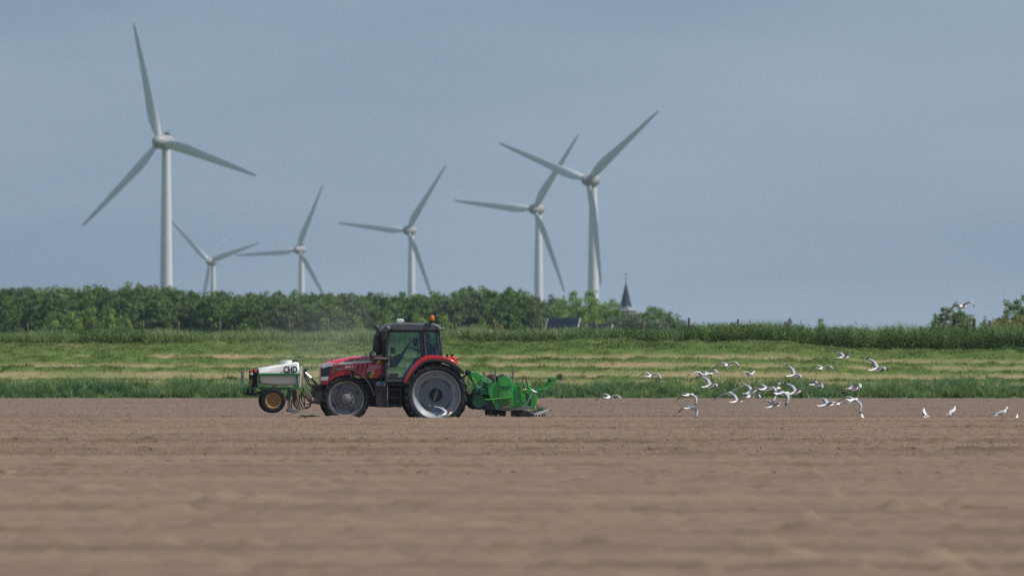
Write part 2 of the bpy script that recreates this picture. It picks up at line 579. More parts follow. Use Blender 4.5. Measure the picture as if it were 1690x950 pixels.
# ------------------------------------------------------------------ ground and field
YT = 257.0                        # distance of the tractor
XT = (645 - 845) / F * YT


TRACKS = ((242.5, .07, .4, 2.), (236, .03, .4, .8), (226.0, .06, .4, 1.), (221.0, .075, .4, 1.), (214.0, .04, .4, 2.), (204.5, .04, .4, .8), (195.5, .05, .4, .6), (180.4, .14, .45, .35), (177.6, .09, .4, .4), (172.2, .05, .45, .8), (160.5, .12, .5, .40), (155, .05, .5, .8),
          (148, .035, .6, 1.), (138, .045, .8, .8), (124, .03, 1.0, 1.), (113, .035, 1.1, .8), (101, .03, 1.1, .9), (92, .035, 1.2, .7), (84, .03, 1.0, .8), (76, .04, 1.0, .7), (70, .03, .8, .6))


def tracks(x, y):
    """wheel tracks and bed edges: low crumbling steps that face the camera; height and the shade painted into the colour of those faces"""
    z, face_shade = 0.0, 0.0
    wob = 0.25 * (fbm(x / 16, y / 16, 21, 2) - 0.5)
    for yk, hk, wk, xs_ in TRACKS:
        d = (y + wob - yk) / wk
        brk = np.clip(0.70 + 1.3 * (fbm(x / xs_, y * 0 + yk, 40, 3) - 0.45) + 0.7 * (fbm(x / 9.0, y * 0 + yk, 44, 2) - 0.5), 0.0, 1.3)
        z = z + 0.8 * hk * brk * np.exp(-np.where(d < 0, d * d * 14, d * d * 0.8)) - hk * 0.25 * np.exp(-(d + 1.0) ** 2 * 5)
        face_shade = face_shade + np.clip(hk * 13, 0, 1) * np.clip(brk - .25, 0, 1) * np.exp(-(d + .15) ** 2 * 6)  # shade of the steps' near faces, put into the soil colour
    return z, np.clip(face_shade, 0, 1)


def H(x, y):
    """height of the worked field"""
    x, y = np.asarray(x, dtype=np.float64), np.asarray(y, dtype=np.float64)
    z = 0.012 * (fbm(x / 14, y / 22, 3, 3) - 0.5)
    near = 1 - sstep(252, 256, y)
    yw = y + 0.2 * (fbm(x / 22, y / 30, 21, 2) - 0.5)
    # bands left by the passes of the machine: straight, running along the direction of work
    z += near * (0.07 * (fbm(yw / 5.5, yw * 0 + 1, 22, 3) - 0.5) + 0.016 * np.sin(yw * 2 * math.pi / 0.75))
    z += tracks(x, y)[0]
    # crumbs and clods
    z += 0.012 * (fbm(x / 0.9, y / 1.2, 5, 2) - 0.5) + 0.075 * (vnoise(x / 0.10, y / 0.30, 9) - 0.5)
    lump = vnoise(x / 0.40, y / 0.9, 31)
    z += 0.05 * np.clip(lump - 0.82, 0, 1) / 0.18 * near * (0.35 + 1.9 * (1 - sstep(90, 150, y)))
    # the strip where the machine runs lies lower
    deep = 0.125 + 0.085 * sstep(XT - 1.2, XT + 1.2, x)
    z -= deep * sstep(254.7, 255.6, y) * (1 - sstep(259.4, 263.5, y))
    z += 0.035 * np.exp(-((y - 254.4) / 0.5) ** 2) * (0.4 + 1.2 * fbm(x / 1.7, y / 3, 55, 2))
    # crumbs thrown up before the front wheel
    z += 0.075 * np.exp(-((x - W(566, 0, 254.6).x) / 0.62) ** 2 - ((y - 254.7) / 0.45) ** 2) * (0.6 + 0.8 * vnoise(x / 0.13, y / 0.2, 77))
    # mound added ahead of the front wheel to lift its shadow into view
    z += 0.22 * np.exp(-((x - W(511, 0, 257).x) / 0.42) ** 4 - ((y - 256.5) / 0.9) ** 2)
    return z


def grid(xs, ys):
    X, Y = np.meshgrid(xs, ys)
    Z = H(X, Y)
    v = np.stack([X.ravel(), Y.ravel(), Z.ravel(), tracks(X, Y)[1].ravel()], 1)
    nx, ny = len(xs), len(ys)
    i = (np.arange(ny - 1)[:, None] * nx + np.arange(nx - 1)[None, :]).ravel()
    q = np.stack([i, i + 1, i + nx + 1, i + nx], 1)
    return v, q


def xcols(half, dx, wide=90):
    c = np.arange(-half, half + dx / 2, dx)
    o = np.linspace(half + 1.5, wide, 24)
    return np.concatenate([-o[::-1], c, o])


gm = MB()
gm.add([(-690, -29, -0.6), (690, -29, -0.6), (690, 5250, -0.6), (-690, 5250, -0.6)], [(0, 1, 2, 3)])
gm.build('ground', M['meadow'], kind='structure')

vv, qq, off = [], [], 0
for xs, ys in ((xcols(9, 0.5), np.arange(-25, 57.01, 1.0)),
               (xcols(13, 0.12), np.arange(55, 131.01, 0.30)),
               (xcols(17, 0.095), np.arange(130, 201.01, 0.25)),
               (xcols(21, 0.085), np.arange(200, 265.01, 0.20)),
               (xcols(27, 0.12), np.arange(264, 400.01, 0.50))):
    v, q = grid(xs, ys)
    vv.append(v)
    qq.append(q + off)
    off += len(v)
vv = np.concatenate(vv)
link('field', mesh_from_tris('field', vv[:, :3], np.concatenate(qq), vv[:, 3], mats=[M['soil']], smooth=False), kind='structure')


def clods(n, ya, yb, smin, smax):
    y = ya + (yb - ya) * rng.random(n)
    x = (rng.random(n) - 0.5) * (1690 / F * y * 1.25)
    s = smin + (smax - smin) * rng.random(n) ** 1.6
    z = H(x, y)
    base = np.array([(1, 0, -.3), (0, 1, -.3), (-1, 0, -.3), (0, -1, -.3), (0, 0, 1)], dtype=np.float64)
    t = np.array([(0, 1, 4), (1, 2, 4), (2, 3, 4), (3, 0, 4)])
    v = base[None] * (0.6 + 0.6 * rng.random((n, 5, 1))) * s[:, None, None]
    v[:, 4, :2] += (rng.random((n, 2)) - .5) * s[:, None]
    a = rng.random(n) * 6.28
    ca, sa = np.cos(a)[:, None], np.sin(a)[:, None]
    vx, vy = v[:, :, 0] * ca - v[:, :, 1] * sa, v[:, :, 0] * sa + v[:, :, 1] * ca
    v = np.stack([vx + x[:, None], vy + y[:, None], v[:, :, 2] + z[:, None]], 2)
    tt = t[None] + (np.arange(n) * 5)[:, None, None]
    return v.reshape(-1, 3), tt.reshape(-1, 3)


cv, ct, o_ = [], [], 0
for args in ((48000, 150, 270, 0.018, 0.044), (40000, 262, 400, 0.018, 0.046)):
    a_, b_ = clods(*args)
    cv.append(a_)
    ct.append(b_ + o_)
    o_ += len(a_)
cm = mesh_from_tris('soil_clods', np.concatenate(cv), np.concatenate(ct), mats=[M['soil']])
link('soil_clods', cm, kind='stuff', label='loose brown soil clods scattered over the worked field', category='soil')

# ------------------------------------------------------------------ the grassy bank behind the field
BX = 40.0
XR = (1250 - 845) / F * 428      # to the right of here the top of the bank dips a little


def bank_base(x, y):
    t = np.clip((y - 400.5) / 27.5, 0, 1)
    top = 2.62 + 0.08 * (fbm(x / 9, y * 0 + 3, 71, 2) - 0.5) - 0.30 * sstep(XR, XR + 6, x)
    z = top * t
    z = np.where(y > 438, top * (1 - np.clip((y - 438) / 14, 0, 1)), z)
    return z - 0.12 * (1 - sstep(399, 401, y))


ROWS = ((408.6, .14, 1.0), (413.2, .22, 1.25), (417.6, .28, 1.75), (422.2, .24, 1.7), (424.3, .20, 1.6), (426.2, .22, 1.4))


def windrow(x, y):
    z = 0.0
    for k, (yk, hk, wk) in enumerate(ROWS):
        c = yk + 1.0 * (fbm(x / 11, x * 0 + k, 80 + k, 2) - 0.5)
        hh = hk * np.clip(0.40 + 1.1 * fbm(x / 1.7, x * 0 + k * 7, 90 + k, 3), 0.3, 1.3) * (0.55 + 0.6 * sstep(.25, .62, fbm(x / 12, x * 0 + 3.3 * k, 120 + k, 2)))
        z = z + hh * np.exp(-((y - c) / wk) ** 2 * 2.2)
    return z


xs = np.arange(-BX - 8, BX + 8.01, 0.17)
ys = np.concatenate([np.arange(398.5, 407, 0.5), np.arange(407, 429, 0.22), np.arange(429, 453, 1.0)])
X, Y = np.meshgrid(xs, ys)
Z = bank_base(X, Y) + windrow(X, Y) * (0.35 + 1.3 * fbm(X / 0.55, Y / 0.55, 130, 3)) + 0.06 * (fbm(X / .6, Y / .6, 131, 2) - .5)
nx, ny = len(xs), len(ys)
i = (np.arange(ny - 1)[:, None] * nx + np.arange(nx - 1)[None, :]).ravel()
link('grass_bank', mesh_from_tris('grass_bank', np.stack([X.ravel(), Y.ravel(), Z.ravel()], 1), np.stack([i, i + 1, i + nx + 1, i + nx], 1), np.clip(np.maximum(windrow(X, Y) * 10 - .42 + 1.0 * (fbm(X / 1.6, Y / .5, 132, 3) - .5), 1 - sstep(404.5, 406.5, Y)), 0, 1).ravel(), mats=[M['bank']]), kind='structure')


def bank_z(x, y):
    return bank_base(x, y) + windrow(x, y) * (0.35 + 1.3 * fbm(x / 0.55, y / 0.55, 130, 3))


def blades(x, y, z, h, w, lean=0.35, tint=None, droop=0.25):
    """bent, tapering blades: 3 triangles each"""
    n = len(x)
    a = rng.random(n) * 6.28
    la = rng.random(n) * 6.28
    l = lean * h * rng.random(n)
    dx, dy = np.cos(la) * l, np.sin(la) * l
    wx, wy = np.cos(a) * w / 2, np.sin(a) * w / 2
    v = np.empty((n, 5, 3))
    v[:, 0] = np.stack([x - wx, y - wy, z], 1)
    v[:, 1] = np.stack([x + wx, y + wy, z], 1)
    mx, my, mz = x + dx * .35, y + dy * .35, z + h * .6
    v[:, 2] = np.stack([mx + wx * .8, my + wy * .8, mz], 1)
    v[:, 3] = np.stack([mx - wx * .8, my - wy * .8, mz], 1)
    v[:, 4] = np.stack([x + dx * (1 + droop), y + dy * (1 + droop), z + h * (1 - droop * .3 * rng.random(n))], 1)
    t = np.array([(0, 1, 2), (0, 2, 3), (3, 2, 4)])[None] + (np.arange(n) * 5)[:, None, None]
    tn = rng.random(n) if tint is None else tint
    return v.reshape(-1, 3), t.reshape(-1, 3), np.repeat(tn, 5)


def join(parts):
    vs, ts, tn, o = [], [], [], 0
    for v, t, c in parts:
        vs.append(v)
        ts.append(t + o)
        tn.append(c)
        o += len(v)
    return np.concatenate(vs), np.concatenate(ts), np.concatenate(tn)


def ux(n, half=BX):
    return (rng.random(n) * 2 - 1) * half


# long grass at the foot of the bank, in tussocks
nt_ = 1850
tx, ty_ = ux(nt_), 400.15 + 4.4 * rng.random(nt_)
th_ = (0.34 + 0.85 * fbm(tx / 1.5, ty_ / 3, 140, 3)) * (.62 + .45 * rng.random(nt_)) * (.62 + .42 * sstep(400.0, 402.2, ty_))
tr_ = 0.12 + 0.20 * rng.random(nt_)
tt_ = rng.random(nt_) * .75
per = 46
r_ = np.sqrt(rng.random((nt_, per))) * tr_[:, None]
a_ = rng.random((nt_, per)) * 6.28
x = (tx[:, None] + r_ * np.cos(a_)).ravel()
y = np.maximum((ty_[:, None] + r_ * np.sin(a_)).ravel(), 400.02)
n = len(x)
hh = (th_[:, None] * (.45 + .65 * rng.random((nt_, per)))).ravel()
v, t, tn = blades(x, y, bank_base(x, y) - .04, hh, 0.016 + 0.028 * rng.random(n), 0.95, np.clip((tt_[:, None] + .45 * rng.random((nt_, per)) - .1).ravel(), 0, 1))
link('tall_grass', mesh_from_tris('tall_grass', v, t, tn, mats=[M['tall_grass']]), kind='stuff', label='strip of long green grass between the field and the mown bank', category='grass')

# cut grass lying in swaths on the slope
n = 190000
x = ux(n)
k = rng.integers(0, len(ROWS), n)
yk = np.array([r[0] for r in ROWS])[k]
wk = np.array([r[2] for r in ROWS])[k]
y = yk + rng.normal(0, 0.62, n) * wk
loose = rng.random(n) < 0.16
y = np.where(loose, 405.5 + 22.5 * rng.random(n), y)
keep = rng.random(n) < np.clip(0.14 + windrow(x, y) * 5.0, 0, 1)
x, y = x[keep], y[keep]
n = len(x)
hh = 0.05 + 0.09 * rng.random(n) + 0.26 * (fbm(x / .5, y / .5, 150, 2) - .42)
v, t, tn = blades(x, y, bank_z(x, y) - .03, np.clip(hh, .03, .3), 0.014 + 0.026 * rng.random(n), 1.6, np.clip(rng.random(n) * .45 + 1.7 * (fbm(x / 1.5, y / .9, 151, 3) - .36), 0, 1))
link('cut_grass', mesh_from_tris('cut_grass', v, t, tn, mats=[M['hay']]), kind='stuff', label='mown green and straw coloured grass lying in swaths on the bank', category='grass')

# reeds and long grass on top of the bank
n = 52000
x = ux(n)
y = 428.3 + 5.5 * rng.random(n) ** 1.3
clump = fbm(x / 2.2, x * 0 + 5, 160, 3)
hh = (0.52 + 0.42 * clump) * (0.6 + 0.5 * rng.random(n)) * (1 + .15 * sstep(429, 432, y)) * (1 + .55 * sstep(W(1090, 0, 428).x, W(1180, 0, 428).x, x))
parts = [blades(x, y, bank_base(x, y) - .03, hh, 0.02 + 0.03 * rng.random(n), 0.5, np.clip(rng.random(n) * .6 + clump * .4, 0, 1))]
link('reeds', mesh_from_tris('reeds', *join(parts), mats=[M['reed']]), kind='stuff', label='pale green reeds and long grass along the top of the bank', category='reeds')


def leaves_at(c, d, s, tint, up=0.2):
    """leaf-sized diamonds: centre c, spread direction d, size s"""
    n = len(c)
    a = rng.normal(0, 1, (n, 3)) + d
    a /= np.linalg.norm(a, axis=1)[:, None]
    b = np.cross(a, rng.normal(0, 1, (n, 3)))
    b /= np.linalg.norm(b, axis=1)[:, None]
    s = s[:, None]
    v = np.stack([c - a * s, c + b * s * .55, c + a * s, c - b * s * .55], 1)
    t = np.array([(0, 1, 2), (0, 2, 3)])[None] + (np.arange(n) * 4)[:, None, None]
    return v.reshape(-1, 3), t.reshape(-1, 3), np.repeat(tint, 4)


# dark leafy weeds, thick on the right, thinner towards the middle
n = 8200
x = np.concatenate([W(1130, 0, 428).x + (BX - W(1130, 0, 428).x) * rng.random(6400), W(760, 0, 428).x + 12 * rng.random(1150), W(130, 0, 428).x + 3.4 * rng.random(300), ux(350)])
y = 427.4 + 5.0 * rng.random(n)
sh = .6 * fbm(x / 5, x * 0 + 8, 170, 2) + .4 * fbm(x / .8, x * 0 + 9, 171, 2)
hgt = (0.52 + 0.66 * sh) * (0.55 + 0.58 * rng.random(n) + .25 * (rng.random(n) > .94)) * np.where(x > W(1120, 0, 428).x, 1.08, 0.78)
xx, yy, zz, ss, tt = [], [], [], [], []
L = 20
f = (np.arange(L) + 0.5) / L
cx = x[:, None] + 0.09 * rng.normal(0, 1, (n, L)) * (1.1 - .5 * f[None])
cy = y[:, None] + 0.09 * rng.normal(0, 1, (n, L))
cz = (bank_base(x, y)[:, None]) + hgt[:, None] * f[None]
sz = 0.062 * (1.2 - 0.55 * f[None]) * (0.7 + .6 * rng.random((n, L)))
tn = np.clip(rng.random(n)[:, None] * .55 + .5 * rng.random((n, L)) - .05, 0, 1)
v, t, tn = leaves_at(np.stack([cx.ravel(), cy.ravel(), cz.ravel()], 1), np.array([0.3, 0, 0.3]), sz.ravel(), tn.ravel())
link('leafy_weeds', mesh_from_tris('leafy_weeds', v, t, tn, mats=[M['weed']]), kind='stuff', label='dark green leafy weeds standing thick on the right part of the bank', category='weeds')

# a low dark clump on the slope at the far right
n = 2600
x = W(1672, 0, 424).x + rng.normal(0, .75, n)
y = 424.5 + rng.normal(0, .5, n)
z = bank_base(x, y) + 0.1 + .33 * rng.random(n) * np.exp(-((x - W(1672, 0, 424).x) / 1.1) ** 2)
v, t, tn = leaves_at(np.stack([x, y, z], 1), np.array([0, 0, 0.4]), 0.05 + .04 * rng.random(n), rng.random(n) * .8)
link('weed_clump', mesh_from_tris('weed_clump', v, t, tn, mats=[M['weed']]), label='low dark green clump of weeds on the mown slope at the right edge', category='weeds')

# ------------------------------------------------------------------ fence posts on the bank
POSTS = [(46, 533, .055, 3, 'below the left end of the wood'), (153, 531, .05, -2, 'in front of the bright bushes of the wood'), (239, 531, .06, -5, 'leaning, just left of the tallest tower'),
         (293, 530, .065, 4, 'a little right of the tallest tower'), (361, 530, .075, 2, 'thick, under the smallest turbine'), (380, 536, .055, 6, 'short, beside the thick post under the smallest turbine'),
         (430, 533, .05, 0, 'above the white tank'), (477, 530, .05, 3, 'the left one of two close together above the tank'), (483, 533, .045, -3, 'the right one of two close together above the tank'),
         (541, 522, .055, 1, 'tall, above the red bonnet'), (746, 533, .06, 2, 'the left one of two just right of the cab'), (753, 532, .065, -2, 'the right one of two just right of the cab'),
         (817, 532, .06, 0, 'in the yellowish weeds above the green machine'), (894, 533, .07, 3, 'left of the dark barn roof'), (880, 534, .04, -3, 'thin, well left of the dark barn roof'),
         (982, 528, .065, 0, 'right of the dark barn roof'), (1060, 528, .065, 2, 'just right of the church tower'), (1137, 524, .07, 0, 'against the sky right of the village trees'),
         (1217, 526, .06, 2, 'against the sky, second one right of the village trees'), (1301, 527, .055, -2, 'beside the small bush top above the weeds'), (1557, 528, .05, 2, 'left of the willow'),
         (1607, 525, .09, -1, 'thickest, just right of the willow'), (1640, 528, .06, 8, 'leaning, in front of the yellow bush')]
for px, py, r, lean, where in POSTS:
    Yp = 430.2 + random.random() * 1.2
    p = W(px, py, Yp)
    zb = float(bank_base(np.array([p.x]), np.array([Yp]))[0])
    h = p.z - zb
    m = MB()
    m.tube([(0, 0, -0.3), (0.006, 0, h * .3), (-0.004, 0.004, h * .7), (0.0, 0, h - .02), (0.0, 0.0, h)], [r * 1.05, r, r * .97, r * .95, r * .72], 9)
    o = m.build('fence_post', M['post_wood'], label='weathered wooden fence post %s' % where, category='fence post', group='fence posts along the bank')
    o.location = (p.x, Yp, zb)
    o.rotation_euler = (R(random.uniform(-2, 2)), R(lean), random.random() * 6)

# ------------------------------------------------------------------ trees
def crown_mesh(name, mat_, wx, h0, h1, clumps, per, leaf, seed, loose=1.0, shape='oval'):
    """leaf clumps spread through a crown from height h0 to h1, half width wx"""
    g = np.random.default_rng(seed)
    c = []
    while len(c) < clumps:
        p = g.random(3) * 2 - 1
        r = np.linalg.norm(p)
        if r > 1 or r < 0.35:
            continue
        u = (p[2] + 1) / 2
        prof = {'oval': np.sqrt(max(0.02, 1 - (2 * u - 1) ** 2 * .92)), 'tall': (1 - u ** 4) ** .55 * (.65 + .35 * min(1, u * 4)), 'dome': np.sqrt(max(.03, 1 - u ** 2))}[shape]
        ang, rad = math.atan2(p[1], p[0]), math.sqrt(g.random()) ** .6 * prof * wx
        c.append((rad * math.cos(ang), rad * math.sin(ang), h0 + (h1 - h0) * u * (0.93 + .1 * g.random())))
    c = np.array(c)
    size = (wx * 0.24) * loose * (0.6 + .8 * g.random(clumps))
    cc = np.repeat(c, per, 0)
    d = g.normal(0, 1, (len(cc), 3))
    d /= np.linalg.norm(d, axis=1)[:, None]
    rr = g.random(len(cc)) ** .45
    pts = cc + d * (rr * np.repeat(size, per))[:, None] * np.array([1, 1, .75])
    ax = d * .6
    a = g.normal(0, 1, (len(cc), 3)) + ax
    a /= np.linalg.norm(a, axis=1)[:, None]
    nrm = d + .7 * g.normal(0, 1, (len(cc), 3))
    b = np.cross(a, nrm)
    b /= np.linalg.norm(b, axis=1)[:, None]
    s = (leaf * (.6 + .8 * g.random(len(cc))))[:, None]
    v = np.stack([pts - a * s, pts + b * s * .62, pts + a * s, pts - b * s * .62], 1).reshape(-1, 3)
    t = (np.array([(0, 1, 2), (0, 2, 3)])[None] + (np.arange(len(cc)) * 4)[:, None, None]).reshape(-1, 3)
    tint = np.clip(np.repeat(g.random(clumps), per) * .6 + .4 * g.random(len(cc)), 0, 1)
    return mesh_from_tris(name, v, t, np.repeat(tint, 4), mats=[mat_])


def trunk_mesh(h, r, wx, seed):
    g = random.Random(seed)
    m = MB()
    pts = [(g.uniform(-.02, .02) * h * k / 5, g.uniform(-.02, .02) * h * k / 5, h * k / 5 - .3) for k in range(6)]
    m.tube(pts, [r * (1.25 - .2 * k) for k in range(6)], 7)
    for _ in range(6):
        z = g.uniform(.3, .75) * h
        a, l = g.uniform(0, 6.28), g.uniform(.35, .7) * wx
        m.tube([(0, 0, z), (l * .5 * math.cos(a), l * .5 * math.sin(a), z + l * .5), (l * math.cos(a), l * math.sin(a), z + l * 1.2)], [r * .45, r * .3, r * .1], 5)
    return m.mesh('trunk', M['bark'])


def tree_kind(mat_, wx, h, h0, clumps, per, leaf, seed, loose=1.0, shape='oval', r=.16):
    return (trunk_mesh(h * .8, r, wx, seed), crown_mesh('crown', mat_, wx, h0, h, clumps, per, leaf, seed, loose, shape), h)


def plant(kind, loc, rz, sc, name, **props):
    o = thing(name, loc, rz, **props)
    o.scale = (sc[0], sc[0], sc[1])
    link('trunk', kind[0], o)
    link('crown', kind[1], o)
    return o


def interp(prof, px):
    return float(np.interp(px, [a for a, b in prof], [b for a, b in prof]))


WOOD = [(-120, 477), (0, 474), (100, 473), (170, 471), (215, 470), (265, 472), (300, 475), (330, 480), (420, 481), (500, 481), (560, 483), (620, 483), (690, 486), (725, 481), (770, 475), (820, 472), (855, 476), (880, 484), (905, 492), (925, 505)]
wood_kinds = [tree_kind(M['leaf_poplar' if k in (2, 5) else 'leaf_wood'], 2.3, 10, .4, 170, 56, .15, 100 + k, 1.05, 'tall') for k in range(7)]
WL = 'dense dark green broadleaf tree in the long wood behind the bank'
for row, (Yw, step, dz) in enumerate(((1294, 22, 0), (1301, 20, -1), (1308, 20, -2), (1316, 21, -2))):
    px = -130.0 + 9 * row
    while px < 900:
        j = random.uniform(-5, 5)
        top = interp(WOOD, px + j) + random.uniform(-4, 7) + (14 if row == 0 else 3) * random.random()
        p = W(px + j, top, Yw + random.uniform(-3, 3))
        h = p.z + .6
        k = random.choice(wood_kinds)
        plant(k, (p.x, p.y, -.6), random.random() * 6.28, (random.uniform(1.0, 1.35), h / k[2]), 'broadleaf_tree', label=WL, category='tree', group='trees of the long wood')
        px += step * random.uniform(.8, 1.2)

bush_kinds = [tree_kind(M['leaf_lime'], 2.4, 5, .2, 110, 36, .17, 200 + k, 1.0, 'dome') for k in range(3)]
for i_, (px, top, sc, where) in enumerate([(85, 521, 1.0, 'leftmost before the wood'), (118, 517, 1.1, 'second from the left before the wood'), (150, 513, .9, 'tallest of the row before the wood'), (178, 511, 1.0, 'beside the tallest of the row before the wood'),
                                           (205, 520, .8, 'low, left of the tallest tower'), (590, 527, .8, 'behind the dust left of the cab'), (640, 520, .9, 'right above the exhaust pipe'), (690, 520, .9, 'right above the cab roof'), (735, 524, .9, 'just right of the orange beacon'), (795, 528, .7, 'near the right end of the wood')]):
    Yw = 1286
    p = W(px, top, Yw)
    k = bush_kinds[i_ % 3]
    plant(k, (p.x, Yw, -.6), i_ * 1.3, (sc, (p.z + .6) / k[2]), 'bush', label='bright green rounded bush ' + where, category='bush', group='bright bushes before the wood')

vil_kinds = [tree_kind(M['leaf_lime'], 3.6, 11, .6, 130, 38, .22, 300 + k, 1.0, 'oval') for k in range(3)] + [tree_kind(M['leaf_willow'], 3.6, 11, .4, 130, 38, .22, 320 + k, 1.0, 'dome') for k in range(2)] + [tree_kind(M['leaf_wood'], 3.4, 11, .4, 130, 38, .22, 340, 1.0, 'oval')]
VIL = [(912, 488, 1560, 3, .9, 'pale round tree where the dark wood ends'), (938, 481, 1545, 0, .95, 'tall bright green tree left of the near turbine tower'), (962, 480, 1540, 1, 1.0, 'tall bright green tree over the barn roof'),
       (985, 488, 1550, 2, .9, 'bright green tree at the foot of the right tower'), (1005, 491, 1545, 0, .9, 'bright green tree between tower and church'), (1011, 500, 1560, 1, .5, 'small bright tree touching the church spire'),
       (1022, 520, 1480, 3, .75, 'low pale willow before the church tower'), (1046, 518, 1475, 4, .75, 'pale willow hiding the foot of the church tower'), (1067, 505, 1550, 2, .8, 'green tree right behind the church tower'),
       (1078, 508, 1545, 5, .8, 'dark green tree right of the church'), (1092, 510, 1540, 5, .75, 'dark green tree near the end of the village'), (1108, 517, 1545, 5, .7, 'last sloping tree of the village on the right'), (1122, 528, 1540, 5, .5, 'smallest low tree at the right end of the village'),
       (1004, 524, 1490, 4, .5, 'low pale tree between barn and church'), (1070, 524, 1490, 3, .9, 'low pale willow right of the church'), (1095, 526, 1492, 4, .8, 'low grey green willow at the right of the village')]
for i_, (px, top, Yw, kk, sc, lab) in enumerate(VIL):
    p = W(px, top, Yw)
    k = vil_kinds[kk]
    sc *= 1.15
    plant(k, (p.x, Yw, -.6), i_ * 2.1, (sc, (p.z + .6) / k[2]), 'village_tree', label=lab, category='tree', group='trees around the village')

near_kinds = {'w': tree_kind(M['leaf_pale'], 1.5, 6, .3, 210, 44, .085, 401, .75, 'oval', .12), 'y': tree_kind(M['leaf_yellow'], 1.8, 5, .2, 170, 40, .085, 402, .8, 'dome', .1), 'l': tree_kind(M['leaf_lime'], 1.6, 5, .2, 150, 40, .085, 403, .8, 'dome', .1)}
for i_, (px, top, Yw, kk, sc, nm, lab) in enumerate([(1572, 500, 610, 'w', 1.05, 'willow_tree', 'grey green willow standing against the sky on the right'), (1590, 513, 612, 'w', .8, 'willow_tree', 'lower grey green willow beside the thickest fence post'),
                                           (1545, 519, 615, 'l', .6, 'bush', 'small bright bush left of the willow'), (1680, 487, 640, 'w', 1.25, 'willow_tree', 'tall grey green willow cut by the right edge'), (1655, 523, 600, 'y', .9, 'bush', 'yellow green bush behind the leaning post'),
                                           (1688, 521, 602, 'y', .9, 'bush', 'yellow green bush at the right edge'), (1627, 526, 605, 'y', .5, 'bush', 'small yellow green bush right of the thickest post'), (1300, 525, 620, 'w', .4, 'bush', 'small round bush top above the weeds, beside a post'),
                                           (1355, 527, 620, 'l', .5, 'bush', 'pale bush top above the left end of the dark weeds'), (820, 529, 560, 'y', .5, 'bush', 'yellowish bush just behind the bank above the green machine')]):
    p = W(px, top, Yw)
    k = near_kinds[kk]
    plant(k, (p.x, Yw, -.6), i_ * 1.7, (sc, (p.z + .6) / k[2]), nm, label=lab, category='bush' if nm == 'bush' else 'tree')

# ------------------------------------------------------------------ church and houses
def church():
    Y = 2500.0
    base = W(1033, 598, Y)
    root = thing('church_tower', (base.x, Y, -.6), R(-30), label='brick church tower with pale flared roof and slim dark spire', category='church')
    zt, zc, za = 1.67 + (HZ - 512) / F * Y + .6, 1.67 + (HZ - 504.5) / F * Y + .6, 1.67 + (HZ - 467) / F * Y + .6
    w = 2.15
    m = MB()
    m.box(-w, w, -w, w, 0, zt)
    m.box(-w - .12, w + .12, -w - .12, w + .12, zt - .35, zt - .05)
    m.build('tower', M['brick'], root)
    for sx, sy in ((0, -1), (1, 0), (0, 1), (-1, 0)):
        for k in (-1, 1):
            m = MB()
            arch = [(-.4, 0), (.4, 0), (.4, 1.5), (.28, 1.85), (0, 2.0), (-.28, 1.85), (-.4, 1.5)]
            m.prism([(a + k * .85, b) for a, b in arch], -.03, .25)
            o = m.build('belfry_opening', M['dark_plate'], root)
            o.location = (sx * (w + .02), sy * (w + .02), zt - 2.9)
            o.rotation_euler = (0, 0, math.atan2(sy, sx) + R(90))
    m = MB()
    rings = [(w + .28, zt), (w * .92, zt + .35), (1.35, zc)]
    for s in range(len(rings) - 1):
        (r0, z0), (r1, z1) = rings[s], rings[s + 1]
        q0 = [(-r0, -r0, z0), (r0, -r0, z0), (r0, r0, z0), (-r0, r0, z0)]
        q1 = [(-r1, -r1, z1), (r1, -r1, z1), (r1, r1, z1), (-r1, r1, z1)]
        m.add(q0 + q1, [(i, (i + 1) % 4, (i + 1) % 4 + 4, i + 4) for i in range(4)])
    m.build('flared_roof', M['lead'], root)
    m = MB()
    m.loft([[(r * math.cos(2 * math.pi * (k + .5) / 8), r * math.sin(2 * math.pi * (k + .5) / 8), z) for k in range(8)] for r, z in ((1.85, zc - .15), (1.7, zc + .1), (.12, za))], smooth=False)
    m.build('spire', M['slate'], root)
    m = MB()
    m.tube([(0, 0, za - .3), (0, 0, za + 2.4)], .06, 6)
    m.tube([(-.5, 0, za + 1.3), (.5, 0, za + 1.3)], .06, 6)
    m.lathe([(0, -.2), (.2, -.1), (.26, 0), (.2, .1), (0, .2)], (0, 0, za + .1), 8, axis='z')
    m.build('cross', M['dark_plate'], root)
    m = MB()
    m.prism([(-.5, 0), (-.2, .12), (.1, .1), (.3, .4), (.5, .35), (.35, .1), (.2, -.15), (-.1, -.15)], -.04, .04)
    o = m.build('weathercock', M['ochre'], root)
    o.location = (0, 0, za + 2.45)


church()


